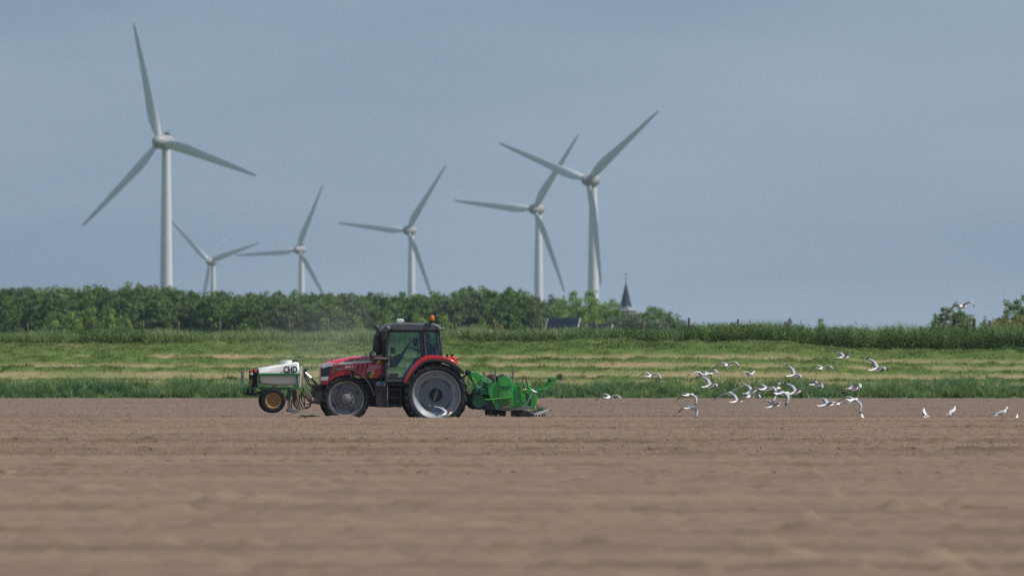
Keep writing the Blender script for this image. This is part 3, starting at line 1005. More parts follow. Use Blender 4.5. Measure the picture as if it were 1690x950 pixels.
def house(px, ridge_py, Y, L, w, rz, lab, with_window=True):
    c = W(px, ridge_py, Y)
    root = thing('house', (c.x, Y, -.6), rz, label=lab, category='house')
    zr = c.z + .6
    ze = zr - w * .95
    m = MB()
    for s in (-1, 1):
        m.add([(s * L / 2, -w / 2 * .94, 0), (s * L / 2, w / 2 * .94, 0), (s * L / 2, w / 2 * .94, ze + .1), (s * L / 2, 0, zr - .12), (s * L / 2, -w / 2 * .94, ze + .1)], [(0, 1, 2, 3, 4)])
        m.add([(-L / 2, s * w / 2 * .94, 0), (L / 2, s * w / 2 * .94, 0), (L / 2, s * w / 2 * .94, ze + .1), (-L / 2, s * w / 2 * .94, ze + .1)], [(0, 1, 2, 3)])
    m.build('wall', M['plaster'], root)
    m = MB()
    th = .16
    for s in (-1, 1):
        a, b = (0, zr), (s * (w / 2 + .3), ze - .25)
        q = [(a[0], a[1]), (b[0], b[1]), (b[0], b[1] + th), (a[0], a[1] + th)]
        m.add([(-L / 2 - .25, y, z) for y, z in q] + [(L / 2 + .25, y, z) for y, z in q], [(0, 1, 2, 3), (7, 6, 5, 4), (0, 4, 5, 1), (1, 5, 6, 2), (2, 6, 7, 3), (3, 7, 4, 0)])
    rf = m.build('roof', M['slate'], root)
    m = MB()
    for s in (-1, 1):
        for e in (-1, 1):
            m.tube([(e * (L / 2 + .3), 0, zr + .05), (e * (L / 2 + .3), s * (w / 2 + .3), ze - .2)], .12, 4)
    m.build('verge_board', M['plaster'], rf)
    if with_window:
        m = MB()
        m.box(L / 2 + .01, L / 2 + .06, -.45, .45, zr - 2.3, zr - 1.1)
        m.build('window', M['dark_plate'], root)


house(931, 525.5, 1270, 4.8, 4.2, R(-28), 'barn with steep dark slate roof and pale gable beside the village trees')
house(990, 536.0, 1275, 3.4, 2.6, R(-20), 'low dark roof partly hidden behind the weeds right of the barn', False)

# ------------------------------------------------------------------ wind turbines
def blade_mesh():
    g = [(0.0, 1.5, 1.1, 24), (.03, 1.9, 1.0, 24), (.08, 2.5, .80, 22), (.15, 3.0, .60, 18), (.24, 2.9, .46, 13), (.36, 2.5, .36, 9), (.52, 2.05, .27, 5), (.70, 1.6, .18, 2), (.86, 1.15, .12, 0), (.95, .8, .08, -1), (.99, .4, .05, -1), (1.0, .08, .02, -1)]
    secs = []
    for u, ch, th, tw in g:
        z = 1.2 + u * 33.8
        s = []
        for k in range(14):
            a = 2 * math.pi * k / 14
            xx, yy = math.cos(a) * ch / 2, math.sin(a) * th / 2
            if u > .06:
                xx = xx - ch * .18 * min(1, u * 5)
                yy *= (1.0 - .55 * max(0, -math.cos(a)))
            t = R(tw)
            s.append((xx * math.cos(t) - yy * math.sin(t), xx * math.sin(t) + yy * math.cos(t) - 1.3 * u * u, z))
        secs.append(s)
    m = MB()
    m.loft(secs)
    return m.mesh('blade', M['turbine'])


BLADE = blade_mesh()


def turbine(px, py, rad_px, first, yaw, lab):
    Y = F * 35 / rad_px
    hub = W(px, py, Y)
    H_ = hub.z + .6
    root = thing('wind_turbine', (hub.x, Y, -.6), R(yaw), label=lab, category='wind turbine', group='wind turbines on the horizon')
    # local frame: rotor axis points to -y, tower stands behind it
    ty = 3.6
    m = MB()
    m.lathe([(1.95, 0), (1.82, H_ * .3), (1.55, H_ * .65), (1.2, H_ - 1.6), (1.2, H_ - 1.2)], (0, ty, 0), 28, axis='z')
    m.build('tower', M['turbine'], root)
    m = MB()
    prof = [(.0, -2.75), (.65, -2.55), (1.25, -2.0), (1.75, -1.2), (2.0, -.1), (2.05, 1.0)]
    m.lathe(prof, (0, 0, H_), 26, axis='y')
    hubo = m.build('hub', M['nacelle'], root)
    m = MB()
    m.lathe([(2.05, 1.06), (2.15, 2.0), (2.1, 3.2), (1.85, 4.8), (1.3, 6.2), (.6, 7.0), (0, 7.2)], (0, 0, H_), 26, axis='y')
    m.lathe([(1.45, -1.9), (1.5, -1.2)], (0, ty, H_), 20, axis='z')
    nac = m.build('nacelle', M['nacelle'], root)
    m = MB()
    m.box(-.55, .55, 3.4, 4.6, H_ + 1.75, H_ + 2.75)
    m.tube([(0, 5, H_ + 1.4), (0, 5, H_ + 3.5)], .05, 5)
    m.build('cooler', M['dark_plate'], nac)
    for k in range(3):
        o = link('blade', BLADE, root)
        o.location = (0, 0, H_)
        o.rotation_euler = (0, R(90 - (first + 120 * k)), 0)
        c = MB()
        c.lathe([(1.06, 1.15), (1.06, 1.75)], (0, 0, 0), 16, axis='z')
        cl = c.build('blade_collar', M['nacelle'], o)
    return root


turbine(263, 234, 203, -17, -30, 'nearest and tallest wind turbine at the far left of the row')
turbine(970, 297, 178, 39, -30, 'large wind turbine on the right with one blade hanging before its tower')
turbine(881, 345, 151, 54, -30, 'wind turbine just left of and behind the large right one')
turbine(672, 380, 132, 54, -30, 'wind turbine above the tractor cab in the middle of the row')
turbine(491, 412, 119, 64, -30, 'small wind turbine left of the middle with a blade level to the left')
turbine(346, 432, 105, 17, -30, 'smallest and farthest wind turbine right beside the tallest tower')

# ------------------------------------------------------------------ tractor and implements
S = F / YT                         # photograph pixels per metre at the tractor
YAW = R(4.5)
TZ = CH + (HZ - 700) / F * YT      # height of the strip the tractor runs in


class Frame:
    """side view measures of a machine, taken from its outline: x to the rear, z up, y away from the camera"""
    def __init__(self, px0):
        self.px0 = px0

    def x(self, px, y=0.0):
        return (px - self.px0) / S + y * math.sin(YAW)

    def z(self, py):
        return (700 - py) / S

    def p(self, px, py, y=0.0):
        return (self.x(px, y), self.z(py))

    def q(self, px, py, y=0.0):
        return (self.x(px, y), y, self.z(py))

    def poly(self, pts, y):
        return [self.p(a, b, y) for a, b in pts]

    def origin(self):
        d = (self.px0 - 645) / S
        return (XT + d * math.cos(YAW), YT + d * math.sin(YAW), TZ)


def plate(fr, pts, y0, y1, name, mat_, parent, bevel=0.0, **props):
    m = MB()
    m.prism(fr.poly(pts, min(y0, y1)), y0, y1)
    return m.build(name, mat_, parent, bevel, **props)


def lettering(fr, body, px0, py0, px1, py1, y, mat_, parent, slope=0.0, fat=0.0, shear=0.0, name='lettering'):
    me = text_mesh(name, body, (px1 - px0) / S, (py1 - py0) / S, 0.004, fat, shear)
    me.materials.clear()
    me.materials.append(mat_)
    o = link(name, me, parent)
    o.location = (fr.x(px0, y), y, fr.z(py1))
    o.rotation_euler = (0, R(-slope), 0)
    return o


def tyre_mesh(Rr, rr, w, nl, lug, n=56):
    m = MB()
    b = lug
    prof = [(rr, -w * .40), (rr + .02, -w * .47), (rr + (Rr - rr) * .45, -w * .52), (Rr - b - .05, -w * .50), (Rr - b - .012, -w * .43), (Rr - b, -w * .25), (Rr - b, w * .25), (Rr - b - .012, w * .43), (Rr - b - .05, w * .50), (rr + (Rr - rr) * .45, w * .52), (rr + .02, w * .47), (rr, w * .40)]
    m.lathe(prof, (0, 0, 0), n, axis='y')
    for k in range(nl):
        for s in (-1, 1):
            a = 2 * math.pi * (k + (0 if s < 0 else .5)) / nl
            da = .62 * 2 * math.pi / nl
            vs = []
            for f_, hw in ((0.02, .10), (.55, .13), (1.0, .17)):
                aa = a + da * f_
                yy = s * w * .48 * f_ + (s * .012 if f_ == 1 else 0)
                hw2 = hw * 2 * math.pi / nl
                top = Rr - (.022 if f_ == 1 else 0)
                low = Rr - b - (.085 if f_ == 1 else .01)
                for rr_, ex in ((top, .8), (low, 1.15)):
                    for sg in (-1, 1):
                        ang = aa + sg * hw2 * ex
                        vs.append((rr_ * math.cos(ang), yy, rr_ * math.sin(ang)))
            fs = []
            for i_ in (0, 4):
                fs += [(i_, i_ + 1, i_ + 5, i_ + 4), (i_, i_ + 4, i_ + 6, i_ + 2), (i_ + 1, i_ + 3, i_ + 7, i_ + 5)]
            fs += [(8, 9, 11, 10)]
            m.add(vs, fs)
    return m


def wheel(parent, fr, cpx, cpy, y, Rr, rr, w, lug, nl, style, spin=0.0):
    """a wheel: tyre, rim, hub; y is the middle of the tyre; the near ones measured at their outer face"""
    yo = y - w / 2 if y < 0 else y + w / 2
    wx = (cpx - fr.px0) / S + (-abs(yo)) * math.sin(YAW)
    o = thing('wheel', (wx, y, fr.z(cpy)))
    o.parent = parent
    sgn = -1 if y < 0 else 1
    ty = tyre_mesh(Rr, rr, w, nl, lug).build('tyre', M['rubber'], o)
    ty.rotation_euler = (0, spin, 0)
    e = sgn
    if style == 'rear':
        m = MB()
        m.lathe([(rr + .012, e * w * .40), (rr + .02, e * w * .475), (rr - .02, e * w * .485), (rr - .045, e * w * .44), (rr - .055, e * w * .30)], (0, 0, 0), 64, 0)
        m.lathe([(rr - .055, e * w * .30), (rr - .075, e * w * .24), (rr * .735, e * w * .12), (rr * .70, e * w * .09)], (0, 0, 0), 64, 1)
        m.lathe([(rr * .70, e * w * .09), (rr * .68, e * w * .03), (rr * .42, 0), (rr * .30, e * w * .04), (rr * .30, e * w * .12), (rr * .275, e * w * .12), (rr * .26, -e * w * .06), (0, -e * w * .06)], (0, 0, 0), 48, 0)
        m.lathe([(rr - .05, -e * w * .40), (rr - .05, e * w * .30)], (0, 0, 0), 40, 0)
        rim = m.build('rim', [M['rim'], M['rim_light']], o)
        for k in range(4):                      # dark openings between ring and disc
            a = R(45 + 90 * k)
            m = MB()
            r1, r0, hw = rr * .715, rr * .655, .33
            out = [(r1 * math.cos(a + t), r1 * math.sin(a + t)) for t in np.linspace(-hw, hw, 9)]
            inn = [(r0 * math.cos(a + t), r0 * math.sin(a + t)) for t in np.linspace(hw * .45, -hw * .45, 5)]
            m.prism(out + inn, e * w * .05, e * w * .125)
            m.build('rim_opening', M['dark_plate'], o)
        for k in range(4):
            m = MB()
            for d in (-.05, -.017, .017, .05):
                a = R(90 * k + 2) + d
                m.lathe([(.014, 0), (.014, e * .02), (0, e * .02)], (rr * .83 * math.cos(a), e * w * .165, rr * .83 * math.sin(a)), 8)
            m.build('bolt_set', M['cast'], o)
        m = MB()
        m.lathe([(rr * .255, -e * w * .05), (rr * .25, -e * w * .02), (rr * .17, 0), (rr * .15, e * w * .14), (0, e * w * .15)], (0, 0, 0), 28, 0)
        a = R(75)
        for s in (-1, 1):
            m.tube([(0, e * w * .18, 0), (s * rr * .24 * math.cos(a), e * w * .18, s * rr * .24 * math.sin(a))], .035, 6, 1)
        m.build('hub', [M['cast'], M['steel']], o)
    elif style == 'front':
        m = MB()
        m.lathe([(rr + .012, e * w * .40), (rr + .018, e * w * .475), (rr - .02, e * w * .48), (rr - .04, e * w * .42), (rr - .05, e * w * .26)], (0, 0, 0), 56, 2)
        m.lathe([(rr - .05, e * w * .26), (rr * .80, e * w * .20), (rr * .60, e * w * .16), (rr * .56, e * w * .30)], (0, 0, 0), 56, 0)
        m.lathe([(rr - .05, -e * w * .40), (rr - .05, e * w * .26)], (0, 0, 0), 40, 0)
        m.build('rim', [M['rim'], M['rim_light'], M['rim_mud']], o)
        m = MB()
        m.lathe([(rr * .56, e * w * .30), (rr * .53, e * w * .40), (rr * .40, e * w * .42), (rr * .30, e * w * .42)], (0, 0, 0), 40, 0)
        m.lathe([(rr * .30, e * w * .42), (rr * .27, e * w * .56), (rr * .20, e * w * .60), (0, e * w * .61)], (0, 0, 0), 24, 1)
        for k in range(10):
            a = 2 * math.pi * k / 10
            m.lathe([(.022, e * w * .42), (.022, e * w * .50), (0, e * w * .50)], (rr * .42 * math.cos(a), 0, rr * .42 * math.sin(a)), 8, 2)
        m.build('hub', [M['rim_mud'], M['steel'], M['cast']], o)
        for k in range(4):
            a = R(28 + 90 * k)
            m = MB()
            r1, r0, hw = rr * .82, rr * .70, .26
            out = [(r1 * math.cos(a + t), r1 * math.sin(a + t)) for t in np.linspace(-hw, hw, 8)]
            inn = [(r0 * math.cos(a + t), r0 * math.sin(a + t)) for t in np.linspace(hw * .5, -hw * .5, 5)]
            m.prism(out + inn, e * w * .19, e * w * .225)
            m.build('rim_opening', M['dark_plate'], o)
    elif style == 'small':
        m = MB()
        m.lathe([(rr + .01, e * w * .38), (rr + .012, e * w * .46), (rr - .015, e * w * .46), (rr - .03, e * w * .36), (rr * .80, e * w * .16), (rr * .78, e * w * .05), (rr * .45, e * w * .02), (rr * .40, e * w * .12), (0, e * w * .12)], (0, 0, 0), 40)
        m.build('rim', M['ochre'], o)
        m = MB()
        m.lathe([(.05, e * w * .12), (.045, e * w * .30), (0, e * w * .31)], (0, 0, 0), 14)
        for k in range(5):
            a = 2 * math.pi * k / 5
            m.lathe([(.012, e * w * .12), (.012, e * w * .17), (0, e * w * .17)], (.085 * math.cos(a), 0, .085 * math.sin(a)), 7)
        m.build('hub', M['steel'], o)
    return o


def arc(cx, cz, r, a0, a1, n=16):
    return [(cx + r * math.cos(R(a0 + (a1 - a0) * k / n)), cz + r * math.sin(R(a0 + (a1 - a0) * k / n))) for k in range(n + 1)]


def tractor():
    T = Frame(645)
    root = thing('tractor', T.origin(), YAW, label='red tractor with grey cab roof and silver bonnet stripe driving over the field', category='tractor')
    for y in (-.74, .74):
        wheel(root, T, 720.5, 651.5, y, .965, .725, .46, .045, 24, 'rear', .05)
        wheel(root, T, 572.0, 657.7, y, .715, .52, .40, .038, 20, 'front', .11)

    # chassis, engine and gearbox
    m = MB()
    m.prism(T.poly([(523, 634), (545, 634), (560, 625), (640, 622), (700, 622), (742, 630), (748, 652), (735, 668), (690, 668), (640, 672), (560, 668), (535, 662), (523, 655)], 0), -.27, .27)
    m.box(T.x(560), T.x(584), -.62, .62, T.z(668), T.z(648))
    m.tube([T.q(720.5, 651.5, -.60), T.q(720.5, 651.5, .60)], .15, 14)
    m.box(T.x(517), T.x(530), -.36, .36, T.z(661), T.z(636))
    m.build('chassis', M['cast'], root, .012)

    # bonnet, lofted along the machine
    st = [(529.5, 604, 632, .36), (532, 600, 634, .385), (540, 596.8, 634, .40), (550, 593.8, 626, .41), (565, 590.4, 620, .415), (585, 587.4, 619, .42), (603, 585.4, 623, .425), (620, 584.3, 623.5, .43), (632, 584, 623.5, .43)]
    secs = []
    for px, t_, b_, hw in st:
        zt, zb = T.z(t_), T.z(b_)
        sh = min(.13, (zt - zb) * .4)
        s = [(-hw, zb)] + [(-hw, zb + (zt - sh - zb) * k / 2) for k in (1, 2)]
        for k in range(1, 6):
            a = R(180 - 18 * k)
            s.append((-hw + .20 + .20 * math.cos(a), zt - sh + sh * .78 * math.sin(a)))
        s.append((0, zt))
        s += [(-a, b) for a, b in reversed(s[:-1])]
        secs.append([(T.x(px, -.42), a, b) for a, b in s])
    m = MB()
    m.loft(secs)
    hood = m.build('bonnet', M['red'], root)
    yh = -.433
    stripe = plate(T, [(558.2, 601.6), (560.6, 597.2), (585, 593.6), (614.6, 591.0), (613.0, 597.6), (590, 599.3)], yh - .004, yh + .02, 'side_stripe', M['silver'], hood)
    plate(T, [(551.5, 602.4), (553.6, 598.3), (555.4, 598.0), (553.4, 602.1)], yh - .002, yh + .03, 'side_flash', M['silver'], hood)
    plate(T, [(554.9, 601.6), (556.8, 597.7), (558.6, 597.4), (556.7, 601.3)], yh - .002, yh + .03, 'side_flash', M['silver'], hood)
    lettering(T, 'MASSEY FERGUSON', 569.5, 593.8, 611.5, 597.0, yh - .005, M['black_text'], hood, 3.4, .03)
    lettering(T, '6715 S', 570, 603.4, 584.0, 606.6, yh - .001, M['white'], hood, 1.0, .04)
    lettering(T, 'MULDER', 610.2, 602.6, 624, 605.4, yh - .004, M['silver'], hood, 0, .01)
    lettering(T, 'diers.nl', 605.8, 608.0, 619.2, 612.0, yh - .004, M['silver'], hood, 0, .02)
    plate(T, [(608, 606.6), (608.2, 607.3), (627.4, 606.6), (629.8, 602.2), (628.6, 602.0), (626.4, 605.6)], yh - .003, yh + .02, 'underline', M['silver'], hood)
    for nm, pts in (('green_band', [(616.5, 594.6), (623.4, 594.2), (619.8, 601.0), (613.0, 601.0)]), ('yellow_band', [(624.0, 594.2), (628.9, 593.9), (625.6, 601.0), (620.8, 601.0)]),
                    ('green_band', [(606.8, 613.4), (613.0, 613.0), (609.2, 622.6), (603.2, 620.4)]), ('yellow_band', [(613.6, 612.8), (619.0, 612.4), (614.4, 623.0), (609.6, 622.8)])):
        plate(T, pts, yh - .002, yh + .02, nm, M['green_foil'] if nm[0] == 'g' else M['yellow_foil'], hood)
    for k in range(3):
        a = 588.6 + 7.2 * k
        plate(T, [(a, 612.6), (a + 1.6, 612.8), (a + 6.4, 600.4 - .3 * k), (a + 2.6, 600.6 - .3 * k)], yh - .003, yh + .03, 'air_slot', M['deep_red'], hood)
    plate(T, [(546.6, 622.0), (551.2, 605.4), (565.2, 603.2), (563.6, 610.0), (556.5, 613.6)], yh + .008, yh + .05, 'side_grille', M['mesh_grille'], hood, .004)
    plate(T, [(530.0, 606.0), (549.0, 604.2), (545.8, 613), (543.6, 621.4), (530.0, 622.0)], yh + .020, yh + .08, 'front_grille', M['black'], hood)
    plate(T, [(529.8, 601.2), (541, 599.4), (551.0, 597.9), (549.0, 604.2), (541, 604.8), (534, 607.6), (530.0, 606.2)], yh + .016, yh + .09, 'headlight', M['lens'], hood, .006)
    plate(T, [(531.2, 603.0), (535, 602.2), (534.6, 604.8), (531.6, 605.2)], yh + .010, yh + .05, 'headlight_bulb', M['white'], hood)
    plate(T, [(530.0, 621.8), (542.6, 620.8), (541.4, 627.6), (530.0, 627.8)], yh + .018, yh + .09, 'lower_lamp', M['lens'], hood, .006)
    m = MB()
    m.tube([T.q(604.5, 585.4, -.22), T.q(604.5, 583.2, -.22)], [.035, .028], 10)
    m.tube([T.q(547.5, 594.5, -.05), T.q(547.5, 592.6, -.05)], [.02, .02], 8)
    m.build('bonnet_cap', M['black'], hood)
    # engine side panel below the bonnet
    plate(T, [(601, 622.5), (634, 622.5), (634, 640), (618, 640), (606, 630)], -.36, -.30, 'engine_panel', M['cast'], root)

    # front mudguards
    gp = [(557.0, 610.4), (564, 608.6), (572, 608.0), (580, 609.2), (588, 611.8), (596, 616.4), (603, 623), (609, 631), (614, 640), (618.6, 652)]
    for y0, y1 in ((-.98, -.56), (.56, .98)):
        m = MB()
        m.strip([T.p(a, b, -.98) for a, b in gp], .022, y0, y1)
        m.strip([T.p(a, b + 1.1, -.98) for a, b in gp], .012, (y0 - .008 if y0 < 0 else y1), (y0 if y0 < 0 else y1 + .008), 1)
        m.build('front_mudguard', [M['steel'], M['black']], root)
    m = MB()
    for a, b, c_, d in ((582, 612, 583, 622), (606, 626, 600, 640)):
        for sy in (-1, 1):
            m.tube([T.q(a, b, -.7 * 1) if sy < 0 else T.q(a, b, .7), T.q(c_, d, sy * .3)], .02, 6)
    m.build('mudguard_bracket', M['cast'], root)

    # rear mudguards: red shell with a black lip
    ro = [(666.2, 631), (669.5, 624), (674.5, 614.5), (681, 605.0), (689, 596.0), (697, 589.8), (704, 587.0), (712, 586.0), (722, 586.6), (732, 587.8), (741, 590.4), (748, 594.2), (753.5, 598.8)]
    ri = [(754.5, 603.0), (748, 598.6), (740, 595.4), (730, 593.2), (719, 592.4), (708, 593.6), (699, 597.0), (691, 603.0), (684, 610.6), (678, 619.5), (673.5, 628), (671.2, 632.5)]
    lip = [(671.0, 634), (674.5, 627), (679.5, 618), (685.5, 609.8), (693, 602.4), (701, 597.4), (710, 594.8), (720, 594.2), (731, 595.2), (741, 597.8), (750, 601.8), (758, 607.0), (764, 612.2), (767.2, 616.8)]
    for s in (-1, 1):
        ys = (-.97, -.50) if s < 0 else (.50, .97)
        m = MB()
        m.prism(T.poly(ro + ri, -.95), *ys)
        m.prism(T.poly([(741, 590.2), (745.0, 587.6), (750.8, 588.2), (755.0, 597.6), (753.2, 599.0), (747, 594)], -.95), ys[0] + .1, ys[1] - .1)
        mg = m.build('rear_mudguard', M['red'], root, .018)
        m = MB()
        m.strip([T.p(a, b, -.95) for a, b in lip], .055, ys[0] - .03, ys[1] + .01)
        m.build('mudguard_lip', M['black'], mg, .006)
        m = MB()
        m.box(T.x(753.6, -.9), T.x(755.2, -.9), ys[0] + .14, ys[1] - .14, T.z(599), T.z(591))
        m.build('tail_lamp', M['red_lens'], mg, .004)

    # cab
    yb, yt = .82, .74                     # half width at sill and at roof
    def cabpt(px, py, s):
        f_ = min(1, max(0, (627 - py) / 82))
        y = s * (yb + (yt - yb) * f_)
        return (T.x(px, -.80), y, T.z(py))
    m = MB()
    for s in (-1, 1):
        m.tube([cabpt(638.5, 630, s), cabpt(637.2, 600, s), cabpt(638.4, 570, s), cabpt(643.2, 545, s)], .062, 6)         # front pillar
        m.tube([cabpt(634.2, 622, s), cabpt(633.2, 590, s), cabpt(635.2, 562, s), cabpt(638.8, 545, s)], .03, 6)
        m.tube([cabpt(703.0, 590, s), cabpt(701.6, 570, s), cabpt(699.6, 545, s)], .058, 6)                               # middle pillar
        m.tube([cabpt(730.0, 588, s), cabpt(727.6, 566, s), cabpt(724.4, 545, s)], .034, 6)                               # rear pillar
        m.tube([cabpt(638, 629.0, s), cabpt(667, 629.0, s)], .045, 6)
        m.tube([cabpt(667, 629, s), cabpt(676, 613, s), cabpt(688, 598.5, s), cabpt(700.5, 588.2, s)], .026, 6)
        m.tube([cabpt(703, 587.8, s), cabpt(730, 588, s)], .03, 6)
        m.tube([cabpt(640, 545.5, s), cabpt(726, 545.5, s)], .05, 6)
    for px, py in ((637, 628), (730, 588), (642, 545.5), (725, 545.5)):
        m.tube([cabpt(px, py, -1), cabpt(px, py, 1)], .04, 6)
    cab = m.build('cab_frame', M['black'], root)
    m = MB()
    m.box(T.x(637, -.8), T.x(672, -.8), -.74, .74, T.z(636), T.z(628.5))
    m.prism(T.poly([(672, 636), (672, 626), (690, 603), (704, 592), (731, 592), (731, 622), (700, 636)], -.8), -.48, .48)
    m.build('cab_floor', M['black'], root)
    m = MB()
    m.prism(T.poly([(634.0, 543.6), (636.4, 536.8), (647.5, 533.4), (668, 531.8), (690, 533.2), (702, 532.8), (716, 533.2), (729, 537.4), (731.6, 543.8), (722, 545.6), (648, 545.6), (640, 545.4)], -.8), -.80, .80)
    roof = m.build('cab_roof', M['roof'], root, .05)
    m = MB()
    m.box(T.x(650, -.8), T.x(717, -.8), -.806, -.79, T.z(543.2), T.z(542.4))
    m.box(T.x(650, -.8), T.x(717, -.8), -.808, -.79, T.z(545.9), T.z(544.2), 1)
    m.build('roof_trim', [M['rim'], M['black']], roof)
    for s in (-1, 1):
        def pane(pts, nm, mt):
            mm = MB()
            v0 = [cabpt(a, b, s) for a, b in pts]
            v1 = [(p[0], p[1] - s * .008, p[2]) for p in v0]
            n_ = len(v0)
            mm.add(v0 + v1, [list(range(n_)), list(range(2 * n_ - 1, n_ - 1, -1))] + [(i_, (i_ + 1) % n_, (i_ + 1) % n_ + n_, i_ + n_) for i_ in range(n_)])
            return mm.build(nm, mt, root)
        door = pane([(645.0, 547.2), (697.0, 547.2), (699.4, 572), (700.4, 586.0), (688, 596.5), (676, 611), (667.5, 626.6), (642.5, 626.6), (640.8, 600), (641.6, 572)], 'door_window', M['glass'])
        pane([(703.0, 547.4), (722.6, 547.4), (726.0, 568), (728.0, 586.2), (706.0, 586.0), (704.6, 570)], 'quarter_window', M['rear_glass'])
        m = MB()
        yy = s * .845
        m.tube([(T.x(646, -.8), yy, T.z(598)), (T.x(645.6, -.8), yy, T.z(586))], .03, 8)
        m.build('door_handle', M['black'], door)
    m = MB()
    v0 = [cabpt(731.2, 586, -.96), cabpt(731.2, 586, .96), cabpt(725.6, 547, .96), cabpt(725.6, 547, -.96)]
    m.add(v0 + [(a - .008, b, c_) for a, b, c_ in v0], [(0, 1, 2, 3), (7, 6, 5, 4), (0, 4, 5, 1), (1, 5, 6, 2), (2, 6, 7, 3), (3, 7, 4, 0)])
    m.build('rear_window', M['rear_glass'], root)
    m = MB()
    v0 = [cabpt(633.2, 622, -.96), cabpt(633.2, 622, .96), cabpt(640, 548, .96), cabpt(640, 548, -.96)]
    m.add(v0 + [(a - .008, b, c_) for a, b, c_ in v0], [(0, 1, 2, 3), (7, 6, 5, 4), (0, 4, 5, 1), (1, 5, 6, 2), (2, 6, 7, 3), (3, 7, 4, 0)])
    m.build('windscreen', M['glass'], root)

    # inside the cab
    m = MB()
    m.prism(T.poly([(694, 601), (714, 601), (716, 596), (697, 595)], -.4), -.27, .27)
    m.prism(T.poly([(711, 598), (718, 597), (722.5, 566), (717.5, 566)], -.4), -.25, .25)
    m.prism(T.poly([(698, 610), (712, 610), (711, 601), (700, 601)], -.4), -.2, .2)
    m.build('driver_seat', M['seat'], root, .03)
    m = MB()
    m.prism(T.poly([(644, 606), (655, 606), (668, 588), (665, 582), (655, 586), (648, 592)], -.4), -.24, .24)
    m.tube([T.q(662, 588, 0), T.q(671, 573, 0)], .04, 8)
    dash = m.build('dashboard', M['black'], root, .02)
    m = MB()
    c0 = Vector(T.q(671.5, 572, 0))
    ax_u, ax_v = Vector((0, 1, 0)), Vector((.62, 0, .78))
    ring = [c0 + (ax_u * math.cos(a) + ax_v * math.sin(a)) * .20 for a in np.linspace(0, 2 * math.pi, 25)]
    m.tube(ring, .017, 7)
    for a in (0.5, 2.6, 4.7):
        m.tube([c0, c0 + (ax_u * math.cos(a) + ax_v * math.sin(a)) * .20], .014, 6)
    m.build('steering_wheel', M['black'], root)
    m = MB()
    m.box(T.x(684, -.3), T.x(693, -.3), .30, .36, T.z(572), T.z(557))
    m.tube([T.q(690, 572, .33), T.q(690, 590, .4)], .02, 6)
    m.box(T.x(646, -.3), T.x(653, -.3), -.1, .2, T.z(583), T.z(573))
    m.tube([T.q(668, 546, .3), T.q(668, 563, .3)], .008, 5)
    m.build('display', M['black'], root, .01)
    m = MB()
    m.prism(T.poly([(644, 626), (656.5, 626), (657.5, 615.5), (643.4, 615.5)], -.6), -.66, -.40)
    m.build('crate', M['crate'], root, .008)
    m = MB()
    m.prism(T.poly([(702, 586), (727, 587), (726, 580.5), (718, 577), (706, 581)], -.5), .15, .5)
    m.build('jacket_on_shelf', M['white'], root, .03)

    # exhaust
    m = MB()
    c1, c2 = Vector(T.q(620.6, 586, -.55)), Vector(T.q(624.0, 551.5, -.55))
    m.tube([c1, c1.lerp(c2, .04), c1.lerp(c2, .96), c2], [.11, .125, .108, .085], 18)
    ex = m.build('exhaust_silencer', M['black'], root)
    m = MB()
    m.tube([c2, T.q(624.8, 546, -.55), T.q(623.6, 541.5, -.55), T.q(620.6, 538.2, -.55), T.q(618.8, 536.8, -.55)], [.05, .055, .055, .055, .05], 12)
    m.build('exhaust_pipe', M['cast'], ex)

    # mirrors, arm lamp, beacon, work lamps, receiver
    for s in (-1, 1):
        m = MB()
        m.tube([cabpt(640, 549, s), (T.x(636, -.8), s * 1.0, T.z(545.5)), (T.x(634, -.8), s * 1.15, T.z(546))], .022, 6)
        mi_ = m.build('mirror_arm', M['black'], root)
        m = MB()
        m.prism(T.poly([(629.4, 560.5), (632, 562.0), (635.8, 560.6), (638.2, 552.0), (638.0, 545.8), (634.6, 543.6), (630.6, 546.0)], -.8), s * 1.12, s * 1.26)
        m.build('mirror', M['black'], mi_, .02)
    m = MB()
    m.tube([T.q(639, 592, -.84), T.q(628, 591.6, -.98), T.q(617, 592, -1.02)], .045, 8)
    m.tube([T.q(614.8, 596, -1.02), T.q(615.6, 588, -1.02)], .055, 8)
    m.lathe([(0, -.07), (.08, -.05), (.10, .02), (.08, .07), (0, .08)], T.q(615.6, 584.4, -1.02), 14)
    arm = m.build('side_lamp_arm', M['cast'], root)
    m = MB()
    m.lathe([(0, -.035), (.06, -.02), (.07, .0), (.06, .01)], T.q(617.4, 584.0, -1.09), 14)
    m.build('side_lamp', M['lamp'], arm)
    m = MB()
    m.tube([T.q(708.4, 540.6, -.80), T.q(710.8, 536, -.82), T.q(712.4, 530.4, -.80)], [.02, .02, .03], 8)
    m.lathe([(.03, 0), (.06, .02), (.06, .05)], T.q(712.7, 531.2, -.80), 14, axis='z')
    bc = m.build('beacon_stalk', M['black'], roof)
    m = MB()
    m.lathe([(.052, 0), (.068, .04), (.066, .12), (.05, .155), (0, .165)], T.q(713.6, 529.2, -.80), 16, axis='z')
    m.build('beacon', M['orange'], root)
    for px, py, s, rr_ in ((641.0, 540.8, -1, .085), (641, 540.8, 1, .085), (725.6, 541.8, -1, .075), (725.6, 541.8, 1, .075), (731.2, 542.4, -1, .05), (731.2, 542.4, 1, .05)):
        m = MB()
        yy = s * .80
        m.lathe([(0, -.06 * -s), (rr_ * .9, .0), (rr_, .05 * s), (rr_ * 1.02, .075 * s)], (T.x(px, -.8), yy, T.z(py)), 18)
        lm = m.build('work_lamp', M['black'], root)
        m = MB()
        m.lathe([(rr_ * .80, .076 * s), (rr_ * .5, .09 * s), (0, .095 * s)], (T.x(px, -.8), yy, T.z(py)), 18)
